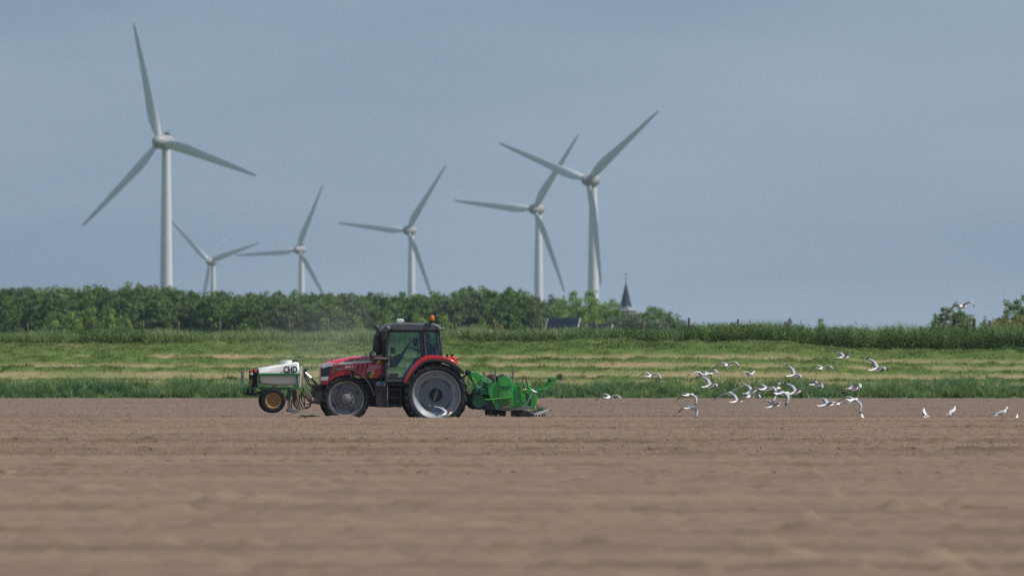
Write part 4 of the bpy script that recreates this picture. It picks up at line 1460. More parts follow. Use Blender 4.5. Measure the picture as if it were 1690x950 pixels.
        m.build('lamp_glass', M['lamp'], lm)
    m = MB()
    m.prism(T.poly([(654.6, 531.2), (654.6, 528.0), (657, 526.0), (664, 526.0), (666.6, 528.0), (666.6, 531.2), (664, 532.6), (657, 532.6)], -.4), -.5, -.26)
    m.build('satellite_receiver', M['white'], root, .02)
    m = MB()
    m.tube([T.q(666, 532, -.4), T.q(672, 530.6, -.42), T.q(680, 531.6, -.45), T.q(688, 532.8, -.45)], .012, 5)
    m.build('receiver_cable', M['hose'], root)

    # fuel tank, steps and battery box on the near side, the same on the far side
    for s in (-1, 1):
        y0, y1 = (-.80, -.34) if s < 0 else (.34, .80)
        m = MB()
        m.prism(T.poly([(619.4, 632.6), (624.6, 628.0), (638.4, 628.2), (638.4, 671.6), (628, 671.6), (620.4, 668.4), (619.4, 650)], -.8), y0, y1)
        m.prism(T.poly([(627, 627.6), (627.4, 619.6), (631.6, 617.8), (632.8, 620.8), (632.4, 628)], -.8), y0 + .12, y0 + .26)
        tk = m.build('fuel_tank', M['black'], root, .02)
        m = MB()
        yf = -.803 if s < 0 else .803
        m.prism(T.poly([(620.2, 632.6), (625.0, 628.8), (637.6, 629), (637.6, 636.4), (624.4, 636.4)], -.8), yf, yf + .02 * -s)
        m.build('tank_panel', M['steel'], tk)
        m = MB()
        m.lathe([(.06, -.02), (.056, .012 * s), (0, .016 * s)], (T.x(630.4, -.8), yf, T.z(632.2)), 18)
        m.build('badge', M['blue'], tk)
        m = MB()
        for px in (640.4, 660.8):
            m.prism(T.poly([(px, 636.5), (px + 1.6, 636.5), (px + 1.6, 672), (px, 672)], -.8), yf, yf - s * .30)
        for py in (641.5, 654.5, 667.5):
            m.box(T.x(642, -.8), T.x(661, -.8), min(yf - s * .02, yf - s * .30), max(yf - s * .02, yf - s * .30), T.z(py + 2.2), T.z(py))
        m.prism(T.poly([(642, 640), (661, 640), (661, 671), (642, 671)], -.8), yf - s * .30, yf - s * .33)
        m.build('step', M['black'], root, .004)
        m = MB()
        m.tube([T.q(639.6, 672, s * .82) if s < 0 else (T.x(639.6, -.8), .82, T.z(672)), (T.x(639.6, -.8), s * .82, T.z(637))], .014, 6)
        m.build('step_rail', M['rim'], root)
        m = MB()
        m.prism(T.poly([(661.5, 636), (668, 632), (673, 640), (668, 668), (662.5, 672)], -.8), s * .50, s * .34)
        m.build('side_shield', M['black'], root, .01)

    # hitches
    m = MB()
    for s in (-1, 1):
        m.tube([T.q(748, 664, s * .33), T.q(775, 664, s * .42)], .05, 8)
        m.tube([T.q(755, 627, s * .30), T.q(768, 660, s * .42)], .028, 8)
        m.tube([T.q(742, 634, s * .25), T.q(757, 626.5, s * .30)], .05, 8)
    m.tube([T.q(748, 630, 0), T.q(764, 622, 0), T.q(778, 613.4, 0)], .032, 8)
    m.lathe([(0, -.12), (.08, -.10), (.085, .10), (0, .12)], T.q(772.6, 613.6, -.10), 12)
    m.build('rear_hitch', M['cast'], root)
    m = MB()
    for k in range(2):
        m.tube([T.q(738 + 8 * k, 591, -.3), T.q(738.5 + 8.4 * k, 585.6, -.3)], [.025, .035], 8)
        m.tube([T.q(736.2 + 8 * k, 585.8, -.3), T.q(740.4 + 8.4 * k, 584.8, -.3)], .03, 8)
    m.build('hydraulic_coupling', M['hose'], root)
    m = MB()
    m.tube([T.q(765, 620, -.1), T.q(769, 630, -.2), T.q(773, 632, -.2), T.q(774, 622, -.1), T.q(771, 615, 0)], .014, 6)
    m.tube([T.q(762, 624, -.05), T.q(768, 636, -.15), T.q(775, 634, -.15), T.q(776, 620, -.1)], .014, 6)
    m.build('hydraulic_hose', M['hose'], root)
    m = MB()
    m.prism(T.poly([(498.5, 647.5), (503, 643.0), (521, 658.5), (517, 665.5), (511.5, 662)], -.4), -.45, -.34)
    m.prism(T.poly([(498.5, 647.5), (503, 643.0), (521, 658.5), (517, 665.5), (511.5, 662)], -.4), .34, .45)
    m.tube([T.q(514, 660.5, -.5), T.q(530, 662.5, -.4)], .08, 10)
    m.tube([T.q(514, 660.5, .5), T.q(530, 662.5, .4)], .08, 10)
    m.tube([T.q(516, 661, -.5), T.q(516, 661, .5)], .06, 10)
    m.build('front_hitch', M['mud'], root, .006)
    m = MB()
    m.tube([T.q(527, 638, 0), T.q(513, 624, 0)], .028, 8)
    m.tube([T.q(513, 624, 0), T.q(503, 615, 0)], .042, 8, 1)
    m.build('top_link', [M['cast'], M['chrome']], root)
    return root, T


TRACTOR, TF = tractor()


# the driver
def driver():
    T = TF
    root_o = T.origin()
    joints, edges, rad = [], [], []

    def j(px, py, y, r, prev=None):
        joints.append(T.q(px, py, y))
        rad.append(r)
        if prev is not None:
            edges.append((prev, len(joints) - 1))
        return len(joints) - 1
    pel = j(706.5, 594.5, 0, .15)
    wai = j(708.0, 586, 0, .135, pel)
    che = j(708.0, 574.5, 0, .16, wai)
    sho = j(707.6, 567.2, 0, .13, che)
    nec = j(706.8, 562.0, 0, .058, sho)
    hd0 = j(706.0, 558.2, 0, .075, nec)
    hd1 = j(705.4, 553.6, 0, .098, hd0)
    hd2 = j(706.2, 549.4, 0, .085, hd1)
    fingers = []
    for s in (-1, 1):
        a = j(706.8, 567.8, s * .19, .075, sho)
        b = j(697.5, 579.8, s * .25, .052, a)
        c_ = j(684.0, 575.8, s * .21, .038, b)
        d = j(678.6, 573.4, s * .19, .034, c_)
        for k in range(4):
            e = j(675.4 - .3 * k, 570.4 + 1.3 * k, s * (.205 - .012 * k), .010, d)
            f_ = j(673.4 - .5 * k, 570.8 + 1.4 * k, s * (.20 - .012 * k), .009, e)
            j(673.6 - .3 * k, 572.2 + 1.4 * k, s * (.19 - .012 * k), .008, f_)
        e = j(677.6, 571.0, s * .165, .011, d)
        j(675.4, 570.0, s * .155, .009, e)
        a = j(704.5, 595.0, s * .10, .105, pel)
        b = j(685.0, 592.2, s * .15, .078, a)
        c_ = j(681.5, 609.5, s * .16, .052, b)
        d = j(680.5, 621.5, s * .16, .042, c_)
        j(676.0, 625.0, s * .165, .045, d)
    me = bpy.data.meshes.new('person')
    me.from_pydata(joints, edges, [])
    o = link('person', me, None, label='driver in dark navy jacket sitting in the tractor cab, hands on the steering wheel', category='person')
    o.location, o.rotation_euler = root_o, (0, 0, YAW)
    sk = o.modifiers.new('skin', 'SKIN')
    sk.use_smooth_shade = True
    lay = me.skin_vertices[0].data if len(me.skin_vertices) else None
    if lay is None:
        bm = bmesh.new()
        bm.from_mesh(me)
        bm.verts.layers.skin.verify()
        bm.to_mesh(me)
        bm.free()
        lay = me.skin_vertices[0].data
    for i_, r in enumerate(rad):
        lay[i_].radius = (r, r)
        lay[i_].use_root = i_ == 0
    ss = o.modifiers.new('subsurf', 'SUBSURF')
    ss.levels = ss.render_levels = 2
    dg = bpy.context.evaluated_depsgraph_get()
    body = bpy.data.meshes.new_from_object(o.evaluated_get(dg))
    o.modifiers.clear()
    o.data = body
    body.materials.clear()
    for k in ('cloth', 'skin', 'trouser', 'hair'):
        body.materials.append(M[k])
    zn, zw = T.z(563.2), T.z(592)
    for p in body.polygons:
        c_ = p.center
        p.use_smooth = True
        if c_.z > zn:
            p.material_index = 3 if (c_.z > T.z(550.6) or (c_.x > T.x(707.5) and c_.z > T.z(557))) else 1
        elif c_.z < zw or (c_.z < T.z(588) and c_.x < T.x(697)):
            p.material_index = 2
        elif c_.x < T.x(681.5) and c_.z > T.z(582):
            p.material_index = 1
        else:
            p.material_index = 0
    m = MB()      # nose, ears, eyes
    m.tube([T.q(701.0, 552.6, 0), T.q(699.3, 555.2, 0), T.q(701, 555.8, 0)], [.012, .018, .012], 8)
    for s in (-1, 1):
        m.lathe([(0, -.012), (.028, -.006), (.034, .004), (.02, .012)], T.q(706.2, 554.0, s * .098), 10)
        m.lathe([(0, -.008), (.012, 0), (0, .008)], T.q(700.9, 552.4, s * .034), 8, 1, axis='x')
    m.tube([T.q(700.6, 558.0, -.022), T.q(700.1, 558.0, 0), T.q(700.6, 558.0, .022)], .007, 6, 2)
    m.build('face', [M['skin'], M['dark_plate'], M['deep_red']], o)


driver()


# ------------------------------------------------------------------ front tank
def front_tank():
    Q = Frame(452)
    root = thing('front_tank', Q.origin(), YAW, label='white tank with black letters in a green wheeled frame on the tractor front', category='tank trailer')
    # tank: lofted upper and lower halves
    hw = .74
    up = [(428.2, 608.2, .50), (431, 607.2, .60), (446, 604.8, .68), (462, 602.2, .70), (480, 599.0, .70), (492, 597.6, .68), (494.6, 598.4, .60)]
    secs = []
    for px, t_, w_ in up:
        zt, zb = Q.z(t_), Q.z(616.4)
        s = [(-hw, zb), (-hw + .01, zb + (zt - zb) * .35), (-w_ + .02, zt - .03), (-w_ + .10, zt), (0, zt + .015)]
        s += [(-a, b) for a, b in reversed(s[:-1])]
        secs.append([(Q.x(px, -.7), a, b) for a, b in s])
    m = MB()
    m.loft(secs)
    tank = m.build('tank_top', M['tank'], root, .012)
    secs = []
    for px, bt, w_ in ((429.2, 622, .70), (431.4, 630.4, .70), (433.6, 633.6, .70), (455, 636.2, .70), (488, 635.0, .70), (490.6, 632, .70), (491.6, 622, .70)):
        zt, zb = Q.z(618.6), Q.z(bt)
        s = [(-w_, zt), (-w_ + .06 * min(1, (zt - zb) / .25), zb + .05), (-w_ + .14, zb), (w_ - .14, zb), (w_ - .06, zb + .05), (w_, zt)]
        secs.append([(Q.x(px, -.7), a, b) for a, b in s])
    m = MB()
    m.loft(secs)
    m.build('tank_bottom', M['tank'], root, .01)
    lettering(Q, 'CHD', 468.6, 603.8, 491.6, 615.2, -.756, M['black_text'], tank, .4, .045)
    m = MB()
    m.lathe([(.20, 0), (.205, .08), (.19, .105), (0, .11)], (Q.x(473.5, -.3), -.1, Q.z(600.2)), 22, axis='z')
    lid = m.build('filler_lid', M['tank'], root)
    m = MB()
    m.box(Q.x(470.5, -.3), Q.x(476, -.3), -.16, -.04, Q.z(594.6), Q.z(593.4))
    m.build('lid_grip', M['red_lens'], lid)
    m = MB()
    m.tube([Q.q(482, 600, -.2), Q.q(484, 595, -.2), Q.q(489, 594, -.2), Q.q(492, 598, -.2), Q.q(493, 604, -.1)], .03, 8)
    m.build('overflow_hose', M['hose'], root)
    # frame
    m = MB()
    for s in (-1, 1):
        m.box(Q.x(426.4, -.76), Q.x(496.0, -.76), s * .77 - .022, s * .77 + .022, Q.z(619.8), Q.z(615.6))
        m.box(Q.x(427, -.76), Q.x(429.4, -.76), s * .72 - .03, s * .72 + .03, Q.z(640), Q.z(619.8))
        m.box(Q.x(490, -.76), Q.x(493, -.76), s * .74 - .03, s * .74 + .03, Q.z(640), Q.z(619.8))
        m.box(Q.x(401, -.76), Q.x(422, -.76), s * .55 - .04, s * .55 + .04, Q.z(642.2), Q.z(638.2))
        m.box(Q.x(432, -.76), Q.x(486, -.76), s * .60 - .05, s * .60 + .05, Q.z(642.6), Q.z(638.4))
        m.prism(Q.poly([(433.5, 640), (439, 640), (437, 652), (447, 661), (444, 664), (433, 655)], -.5), s * .50 - .03, s * .50 + .03)
        m.prism(Q.poly([(478, 642), (484, 642), (480, 660), (474, 660)], -.5), s * .30 - .03, s * .30 + .03)
    m.box(Q.x(426.4, -.76), Q.x(429.6, -.76), -.79, .79, Q.z(619.6), Q.z(615.8))
    m.box(Q.x(493.4, -.76), Q.x(496.4, -.76), -.79, .79, Q.z(619.6), Q.z(615.8))
    m.box(Q.x(400.6), Q.x(404), -.85, .85, Q.z(642.3), Q.z(638.3))
    m.box(Q.x(430), Q.x(433.6), -.6, .6, Q.z(641.8), Q.z(637.2))
    m.build('frame', M['green_dark'], root, .006)
    m = MB()
    m.tube([Q.q(452, 660.4, -.62), Q.q(452, 660.4, .62)], .05, 10)
    m.build('axle', M['cast'], root)
    for y in (-.66, .66):
        wheel(root, Q, 452, 660.4, y, .375, .225, .24, .012, 34, 'small', .1)
    # front guard
    m = MB()
    for s in (-.85, .85):
        m.tube([Q.q(399.8, 641, s), Q.q(400.0, 612, s), Q.q(404.8, 611.2, s)], .022, 6)
    m.tube([Q.q(399.9, 626, -.85), Q.q(399.9, 626, .85)], .018, 6)
    gd = m.build('guard_rail', M['steel'], root)
    m = MB()
    m.box(Q.x(401.2, -.85), Q.x(402.2, -.85), -.86, -.80, Q.z(640), Q.z(619))
    m.build('guard_stay', M['green'], gd)
    m = MB()      # lower coupling
    m.tube([Q.q(402, 647.6, -.3), Q.q(408, 649.6, -.3), Q.q(421, 650, -.3), Q.q(431, 646.8, -.3)], [.035, .05, .05, .04], 8)
    m.tube([Q.q(409, 640, -.3), Q.q(409, 649, -.3)], .045, 8)
    m.tube([Q.q(417.5, 640, -.3), Q.q(417.5, 649, -.3)], .05, 8)
    m.build('coupling', M['cast'], root)
    # pump and valve block
    m = MB()
    for k in range(12):
        px, py = 413.6 + (k % 4) * 3.2, 611 + (k // 4) * 10
        h_ = 4 + (k * 2.3) % 5
        m.tube([Q.q(px, py, -.46 - .02 * (k % 3)), Q.q(px + .2, py + h_, -.46 - .02 * (k % 3))], .036, 9)
        m.tube([Q.q(px, py, -.45), Q.q(px - 1.2 + (k % 3), py + 6, -.52), Q.q(px + (k % 5) - 2, py + 12, -.44)], .017, 6)
    m.box(Q.x(413.5, -.4), Q.x(425.5, -.4), -.40, .3, Q.z(640), Q.z(611))
    m.box(Q.x(418, -.4), Q.x(426, -.4), -.5, -.2, Q.z(618), Q.z(608.6))
    pump = m.build('pump', M['black'], root, .008)
    m = MB()
    m.lathe([(0, -.03), (.04, -.02), (.045, .02), (0, .03)], Q.q(415.6, 612.6, -.58), 12)
    m.build('pump_cap', M['red_lens'], pump)
    m = MB()
    m.tube([Q.q(415.8, 618, -.56), Q.q(415.8, 613.6, -.56)], .035, 8)
    m.build('filter_bowl', M['white'], pump)
    m = MB()
    m.box(Q.x(420.6, -.5), Q.x(424.0, -.5), -.56, -.50, Q.z(613.2), Q.z(609.0))
    m.build('marker_lamp', M['orange'], pump, .006)
    m = MB()
    m.tube([Q.q(413.6, 637, -.52), Q.q(416.6, 627, -.54)], .035, 8)
    m.tube([Q.q(421, 645, -.5), Q.q(423, 637, -.5)], .03, 8)
    m.build('pipe_stub', M['wood'], pump)
    # rear mast
    for s in (-1, 1):
        m = MB()
        m.prism(Q.poly([(497.2, 603.4), (499.8, 603.4), (497.2, 638), (494.6, 638)], -.62), s * .62 - .04, s * .62 + .04)
        m.prism(Q.poly([(497.3, 603.4), (497.5, 600.2), (500.4, 600.2), (499.8, 603.4)], -.62), s * .62 - .04, s * .62 + .04, 1)
        m.prism(Q.poly([(494.6, 638), (497.2, 638), (496.8, 645), (494, 645)], -.62), s * .62 - .04, s * .62 + .04, 1)
        m.build('mast', [M['white'], M['green']], root)
        m = MB()
        m.prism(Q.poly([(500.6, 602), (501.6, 602), (499.4, 645), (498.2, 645)], -.60), s * .60 - .03, s * .60 + .03)
        m.build('wooden_lath', M['wood'], root)
    # hanging tool below
    m = MB()
    for px in (476, 478.6, 481.4):
        m.tube([Q.q(px, 658, -.35), Q.q(px, 675, -.36)], .018, 6)
    m.prism(Q.poly([(484, 641), (489.5, 641), (488.8, 664), (485, 664)], -.3), -.40, .40)
    m.build('tool_rod', M['rust'], root)
    m = MB()
    m.prism(Q.poly([(473.4, 677.0), (477, 674.0), (489, 674.6), (495.6, 677.4), (493, 679.4), (486, 681.0), (477, 679.4)], -.35), -.55, .5)
    m.build('skid_plate', M['steel'], root, .01)
    m = MB()
    m.prism(Q.poly([(488, 642), (491.5, 642), (492.5, 658), (498.4, 675), (497.2, 677), (491, 675), (484, 666), (489, 658)], -.3), -.42, .2)
    m.build('soil_chute', M['mud'], root, .02)
    # hoses to the tractor
    m = MB()
    for a, b, c_, d, y in ((502, 610, 505, 628, -.2), (501, 612, 508, 632, -.1), (501, 640, 503, 667, -.3), (497, 645, 504, 672, -.35), (494, 650, 501, 674, -.25)):
        if b < 620:
            m.tube([Q.q(a, b, y), Q.q(a + 1, b + 8, y), Q.q(c_, d, y), Q.q(c_ + 6, d + 6, y), Q.q(521, 636, y)], .018, 7)
        else:
            m.tube([Q.q(a, b, y), Q.q(a + 1, b + 14, y), Q.q(c_, d, y), Q.q(c_ + 7, d - 1, y), Q.q(514.5, 664, y), Q.q(519, 655, y)], .018, 7)
    m.tube([Q.q(523, 632, -.1), Q.q(515, 640, -.1), Q.q(513.4, 648, -.1), Q.q(517, 653, -.1), Q.q(522, 652, -.1)], .016, 7)
    m.tube([Q.q(523, 637, -.2), Q.q(517, 643, -.2), Q.q(515, 650, -.2), Q.q(522, 656, -.2)], .014, 7)
    m.build('hydraulic_hose', M['hose'], root)
    m = MB()
    m.box(Q.x(502.5, -.2), Q.x(506.5, -.2), -.3, -.14, Q.z(614), Q.z(607.4))
    m.tube([Q.q(502, 609, -.2), Q.q(509.4, 608.4, -.2)], .022, 7)
    m.tube([Q.q(505, 618, -.25), Q.q(510.5, 630, -.25)], .026, 7)
    m.build('coupling_block', M['cast'], root, .006)


front_tank()


# ------------------------------------------------------------------ bed former behind the tractor
def bed_former():
    Q = Frame(840)
    root = thing('bed_former', Q.origin(), YAW, label='bright green rotary bed former mounted on the rear of the red tractor', category='farm machine')
    yn = -1.32
    # headstock
    for s in (-1, 1):
        y0 = s * .42 - .02
        m = MB()
        m.prism(Q.poly([(776.4, 617.4), (778.0, 614.6), (785.6, 613.2), (800, 621), (814.6, 629.2), (806, 636), (796, 640.5), (789.6, 643.2), (786.6, 641)], -.42), y0, y0 + .04)
        hs = m.build('headstock', M['green'], root, .008)
    for px, py in ((781.3, 624.6), (784.3, 630.2)):
        m = MB()
        m.prism(Q.poly([(px - 1.6, py - 2), (px + 1.2, py - 2.4), (px + 2.0, py + 1.6), (px - .8, py + 2.0)], -.42), -.448, -.43)
        m.build('yellow_sticker', M['yellow_foil'], root)
    m = MB()
    m.box(Q.x(784, -.2), Q.x(790, -.2), -.42, .42, Q.z(617.5), Q.z(613.6))
    m.box(Q.x(789, -.2), Q.x(806, -.2), -1.2, 1.2, Q.z(651), Q.z(640))
    m.box(Q.x(800, -.2), Q.x(852, -.2), -1.30, 1.30, Q.z(640), Q.z(631))
    m.prism(Q.poly([(786.8, 641), (792.4, 641), (792.0, 661), (787.6, 661)], -1.0), -1.04, -.98)
    m.prism(Q.poly([(786.8, 641), (792.4, 641), (792.0, 661), (787.6, 661)], -1.0), .98, 1.04)
    m.tube([Q.q(791, 660, -1.0), Q.q(805, 653, -1.0)], .022, 6)
    m.build('main_frame', M['green_dark'], root, .008)
    # depth wheels
    for y in (-1.02, 1.02):
        o = thing('depth_wheel', (Q.x(791, -1.02), y, Q.z(661.4)))
        o.parent = root
        m = MB()
        m.lathe([(.20, -.09), (.225, -.10), (.25, -.06), (.255, 0), (.25, .06), (.225, .10), (.20, .09)], (0, 0, 0), 36)
        m.build('tyre', M['rubber'], o)
        m = MB()
        m.lathe([(.222, -.085), (.20, -.08), (.06, -.05), (0, -.05)], (0, 0, 0), 36)
        m.lathe([(.222, .085), (.20, .08), (.06, .05), (0, .05)], (0, 0, 0), 36)
        m.build('rim', M['green_dark'], o)
    m = MB()
    m.tube([Q.q(774, 654, -.4), Q.q(784, 648, -.5), Q.q(792, 645, -.5)], .06, 8)
    m.tube([Q.q(772, 664, -.42), Q.q(782, 662, -.5)], .05, 8)
    m.build('lower_link', M['cast'], root)
    # side panels near and far
    for s in (-1, 1):
        y0 = s * 1.32
        def pl(pts, dy, nm, mt, bev=.006, par=root, th=.03):
            a, b = (y0 - dy, y0 - dy + th) if s < 0 else (y0 + dy - th, y0 + dy)
            m = MB()
            m.prism(Q.poly(pts, -1.32), a, b)
            return m.build(nm, mt, par, bev)
        pl([(806.6, 640), (811, 635.4), (816, 631.6), (826, 629.8), (827, 672), (817.4, 672), (808.2, 652), (806.6, 646)], 0, 'side_panel', M['green'])
        mid = pl([(823.4, 626.4), (826, 623.6), (830.6, 621.4), (839.6, 622.0), (843, 624.6), (845.0, 629), (848.4, 672), (840, 674), (832, 674), (825.6, 671.8)], .035, 'gear_panel', M['green'])
        pl([(844.4, 631), (852, 634.4), (859.4, 638.4), (864, 650), (869, 664), (868, 669.6), (846, 672)], .004, 'side_panel', M['green'])
        pl([(858.8, 630.8), (862.4, 631.2), (863.4, 662.6), (859.8, 662.6)], .06, 'upright', M['green'], .004, root, .08)
        pl([(817.0, 670.8), (836, 673.8), (852, 672.2), (870, 668.8), (879, 671.4), (876, 674.0), (852, 676.2), (834, 677.2), (818.6, 674.8)], .02, 'skid', M['steel'], .004, root, .10)
        m = MB()
        c_ = (Q.x(835, -1.32), s * 1.355, Q.z(656.5))
        m.lathe([(.215, .0), (.205, s * .018), (.12, s * .022), (.115, s * .035), (.06, s * .038), (.055, s * .05), (0, s * .05)], c_, 30)
        m.build('gear_cover', M['green_mud'], mid)
        m = MB()
        m.lathe([(.18, s * .0), (.18, s * .012), (0, s * .012)], (Q.x(834.5, -1.32), s * 1.355, Q.z(631)), 26)
        m.build('upper_cover', M['green'], mid)
        m = MB()
        m.prism(Q.poly([(826.5, 663), (832, 670), (840, 669.6), (845.6, 662.4), (845.8, 667.4), (840, 673.2), (831, 673.4), (825.8, 667.5)], -1.36), s * 1.36, s * 1.40)
        m.build('mud_cake', M['mud'], mid, .01)
        m = MB()
        m.tube([(Q.x(802, -1.4), s * 1.42, Q.z(659.2)), (Q.x(847.6, -1.4), s * 1.42, Q.z(655.0))], .024, 8)
        m.tube([(Q.x(803, -1.4), s * 1.42, Q.z(659.2)), (Q.x(803, -1.4), s * 1.2, Q.z(657))], .02, 8)
        m.build('stay_bar', M['green'], root)
        m = MB()
        m.box(Q.x(863.2, -1.3), Q.x(866.2, -1.3), s * 1.30 - .03, s * 1.30 + .03, Q.z(645), Q.z(640.8))
        m.build('marker_lamp', M['orange'], root, .006)
        m = MB()
        m.prism(Q.poly([(879.4, 650.4), (884, 650.2), (887.2, 655), (886.6, 662), (882.8, 672), (878.4, 672.8), (876, 668)], -1.0), s * 1.0 - .02, s * 1.0 + .02)
        m.prism(Q.poly([(866.4, 646), (874, 652), (882, 668), (884, 675), (876, 675), (870, 665)], -.9), s * .85 - .02, s * .85 + .02)
        m.build('ridge_plate', M['green'], root, .006)
        m = MB()
        m.tube([(Q.x(868.6, -1.2), s * 1.18, Q.z(666)), (Q.x(874, -1.2), s * 1.18, Q.z(657))], .045, 10)
        m.tube([(Q.x(874, -1.2), s * 1.18, Q.z(657)), (Q.x(879.4, -1.2), s * 1.18, Q.z(647.6))], .028, 10, 1)
        m.build('hydraulic_ram', [M['rim'], M['chrome']], root)
        m = MB()
        m.tube([(Q.x(877, -1.2), s * 1.2, Q.z(642.4)), (Q.x(882, -1.2), s * 1.2, Q.z(646)), (Q.x(886.6, -1.2), s * 1.2, Q.z(647.4))], .03, 6)
        m.build('ram_pin', M['chrome'], root)
    lettering(Q, 'Struik', 828.4, 635.8, 844.4, 640.2, -1.372, M['navy_text'], root, 0, .022, .2)
    m = MB()
    m.prism(Q.poly([(825.4, 636.2), (827.4, 636.2), (827.4, 638.8), (825.4, 638.8)], -1.37), -1.374, -1.36)
    m.build('logo', M['navy_text'], root)
    # rotor with tines inside the casing
    m = MB()
    m.tube([Q.q(828, 668, -1.25), Q.q(828, 668, 1.25)], .09, 12)
    m.tube([Q.q(812, 668, -1.2), Q.q(812, 668, 1.2)], .16, 12)
    m.build('rotor_shaft', M['dark_plate'], root)
    m = MB()
    m.prism(Q.poly([(803, 662), (812, 656), (850, 660), (850, 676), (838, 678), (806, 676), (801, 670)], -1.2), -1.24, 1.24)
    m.build('rotor_hood', M['dark_plate'], root, .03)
    for k in range(36):
        m = MB()
        y = -1.22 + 2.44 * (k / 35)
        px = 803 + (k * 7.3) % 34
        ln = 7 + (k * 3.7) % 5
        sl = ((k * 2.9) % 5) - 2.5
        m.tube([Q.q(px, 672, y), Q.q(px + sl * .6, 672 + ln * .7, y), Q.q(px + sl + 1.2, 672 + ln * 1.35, y)], [.040, .036, .018], 5)
        m.build('tine', M['dark_plate'], root)
    # bed press at the rear
    m = MB()
    m.box(Q.x(853, -1), Q.x(869, -1), -1.15, 1.15, Q.z(686), Q.z(676))
    m.prism(Q.poly([(852, 676), (872, 676), (884, 684), (878, 687), (853, 688)], -1.1), -1.1, 1.1)
    m.build('press_body', M['black'], root, .02)
    m = MB()
    m.prism(Q.poly([(871.4, 680.4), (880, 680.8), (892, 678.6), (908.6, 673.6), (906, 677), (892, 683.2), (880, 684.4), (872, 683)], -1.05), -1.07, -1.03)
    m.build('press_plate', M['tank'], root, .006)
    m = MB()
    vs = [Q.q(886, 664.6, -.2), Q.q(910.6, 674.8, -1.0), Q.q(908, 675.6, .9), Q.q(886, 672, .9), Q.q(888, 676, -1.0)]
    m.add(vs + [(a, b, c_ - .03) for a, b, c_ in vs], [(0, 1, 2, 3), (0, 4, 1), (5, 8, 7, 6), (5, 6, 9), (0, 3, 8, 5), (3, 2, 7, 8), (2, 1, 6, 7), (1, 4, 9, 6), (4, 0, 5, 9)])
    m.build('press_apron', M['board'], root)
    m = MB()
    m.prism(Q.poly([(872, 677.6), (886, 675.6), (897, 671.0), (896.4, 674.8), (886, 679), (873, 681)], -1.0), -1.08, -1.0)
    m.prism(Q.poly([(887.4, 676), (888.6, 669.4), (892, 674.6)], -1.0), -1.09, -1.04)
    m.build('press_bracket', M['green_dark'], root, .004)
    for px in (881.5, 886, 891, 896.5, 900.5):
        for y in (-1.0, .6):
            m = MB()
            m.tube([Q.q(px - 2, 680, y), Q.q(px, 684, y), Q.q(px - .6, 690.5, y)], [.022, .024, .016], 6)
            m.build('rake_tooth', M['steel'] if px > 899 else M['dark_plate'], root)
    # marker arms at the rear
    m = MB()
    m.box(Q.x(866, -.9), Q.x(898, -.9), -.95, -.87, Q.z(648), Q.z(642.4))
    m.box(Q.x(866, -.9), Q.x(890, -.9), .87, .95, Q.z(648), Q.z(642.4))
    m.box(Q.x(866, -.9), Q.x(870, -.9), -1.0, 1.0, Q.z(648.5), Q.z(642))
    m.strip([Q.p(a, b, -.9) for a, b in ((888, 646.4), (897, 644.6), (906, 638), (914, 630), (920.6, 621))], .085, -.95, -.88)
    m.prism(Q.poly([(919.2, 617), (921.6, 616.8), (922.4, 626), (919.2, 626)], -.9), -.95, -.88)
    arm_y = -.25
    m.strip([Q.p(a, b, arm_y) for a, b in ((886, 643), (896, 640), (903, 634), (908, 626.4))], .075, arm_y - .03, arm_y + .03)
    m.prism(Q.poly([(905.8, 622.8), (908, 622.6), (908.8, 631), (906.0, 631)], arm_y), arm_y - .03, arm_y + .03)
    m.box(Q.x(897, arm_y), Q.x(906, arm_y), arm_y - .04, arm_y + .02, Q.z(632.4), Q.z(629.8))
    m.box(Q.x(907, arm_y), Q.x(919, -.9), -.6, -.54, Q.z(626.4), Q.z(623.6))
    m.tube([Q.q(870.5, 630, -.7), Q.q(874.6, 644, -.7)], .04, 8)
    m.build('marker_arm', M['green'], root, .006)
    m = MB()
    m.box(Q.x(922.2, -.9), Q.x(928.4, -.9), -.96, -.93, Q.z(626.8), Q.z(616.6))
    m.build('marker_board', M['board'], root, .004)
    m = MB()
    m.prism(Q.poly([(907.8, 622.2), (914.6, 622.2), (914.2, 626), (910, 631.4), (908, 631.4)], arm_y), arm_y - .06, arm_y - .03)
    m.build('marker_board', M['board'], root, .004)
    # uprights, lamps and hoses on top
    for px, p0, p1, w_, y in ((817.6, 606.4, 631, 1.2, -.9), (798.6, 613, 622, 1.7, .2), (846.6, 604.2, 620, 1.1, .9), (847.4, 618, 632, .8, .9), (824.6, 616, 632, .6, -.5), (842.6, 615, 630, .6, -.6)):
        m = MB()
        m.prism(Q.poly([(px - w_, p0), (px + w_, p0), (px + w_, p1), (px - w_, p1)], y), y - .03, y + .03)
        m.build('upright_strip', M['steel'], root)
    m = MB()
    m.prism(Q.poly([(826.6, 619.6), (829, 612), (831.6, 611), (831, 616), (829.4, 621.4)], .3), .27, .33)
    m.prism(Q.poly([(836.6, 622), (836.4, 617.6), (838, 617.2), (840.6, 622)], -.5), -.53, -.47)
    m.build('bright_bracket', M['chrome'], root)
    m = MB()
    m.box(Q.x(848.6, .9), Q.x(850.4, .9), .86, .94, Q.z(618), Q.z(613))
    m.build('marker_lamp', M['orange'], root, .006)
    m = MB()
    m.box(Q.x(820, 0), Q.x(833, 0), -.3, .3, Q.z(631), Q.z(619.6))
    m.box(Q.x(843, .9), Q.x(848.4, .9), .84, .96, Q.z(622.6), Q.z(621))
    m.build('bracket', M['green_dark'], root, .006)
    m = MB()
    m.lathe([(0, -.22), (.13, -.2), (.15, 0), (.13, .2), (0, .22)], Q.q(812, 624, .1), 14)
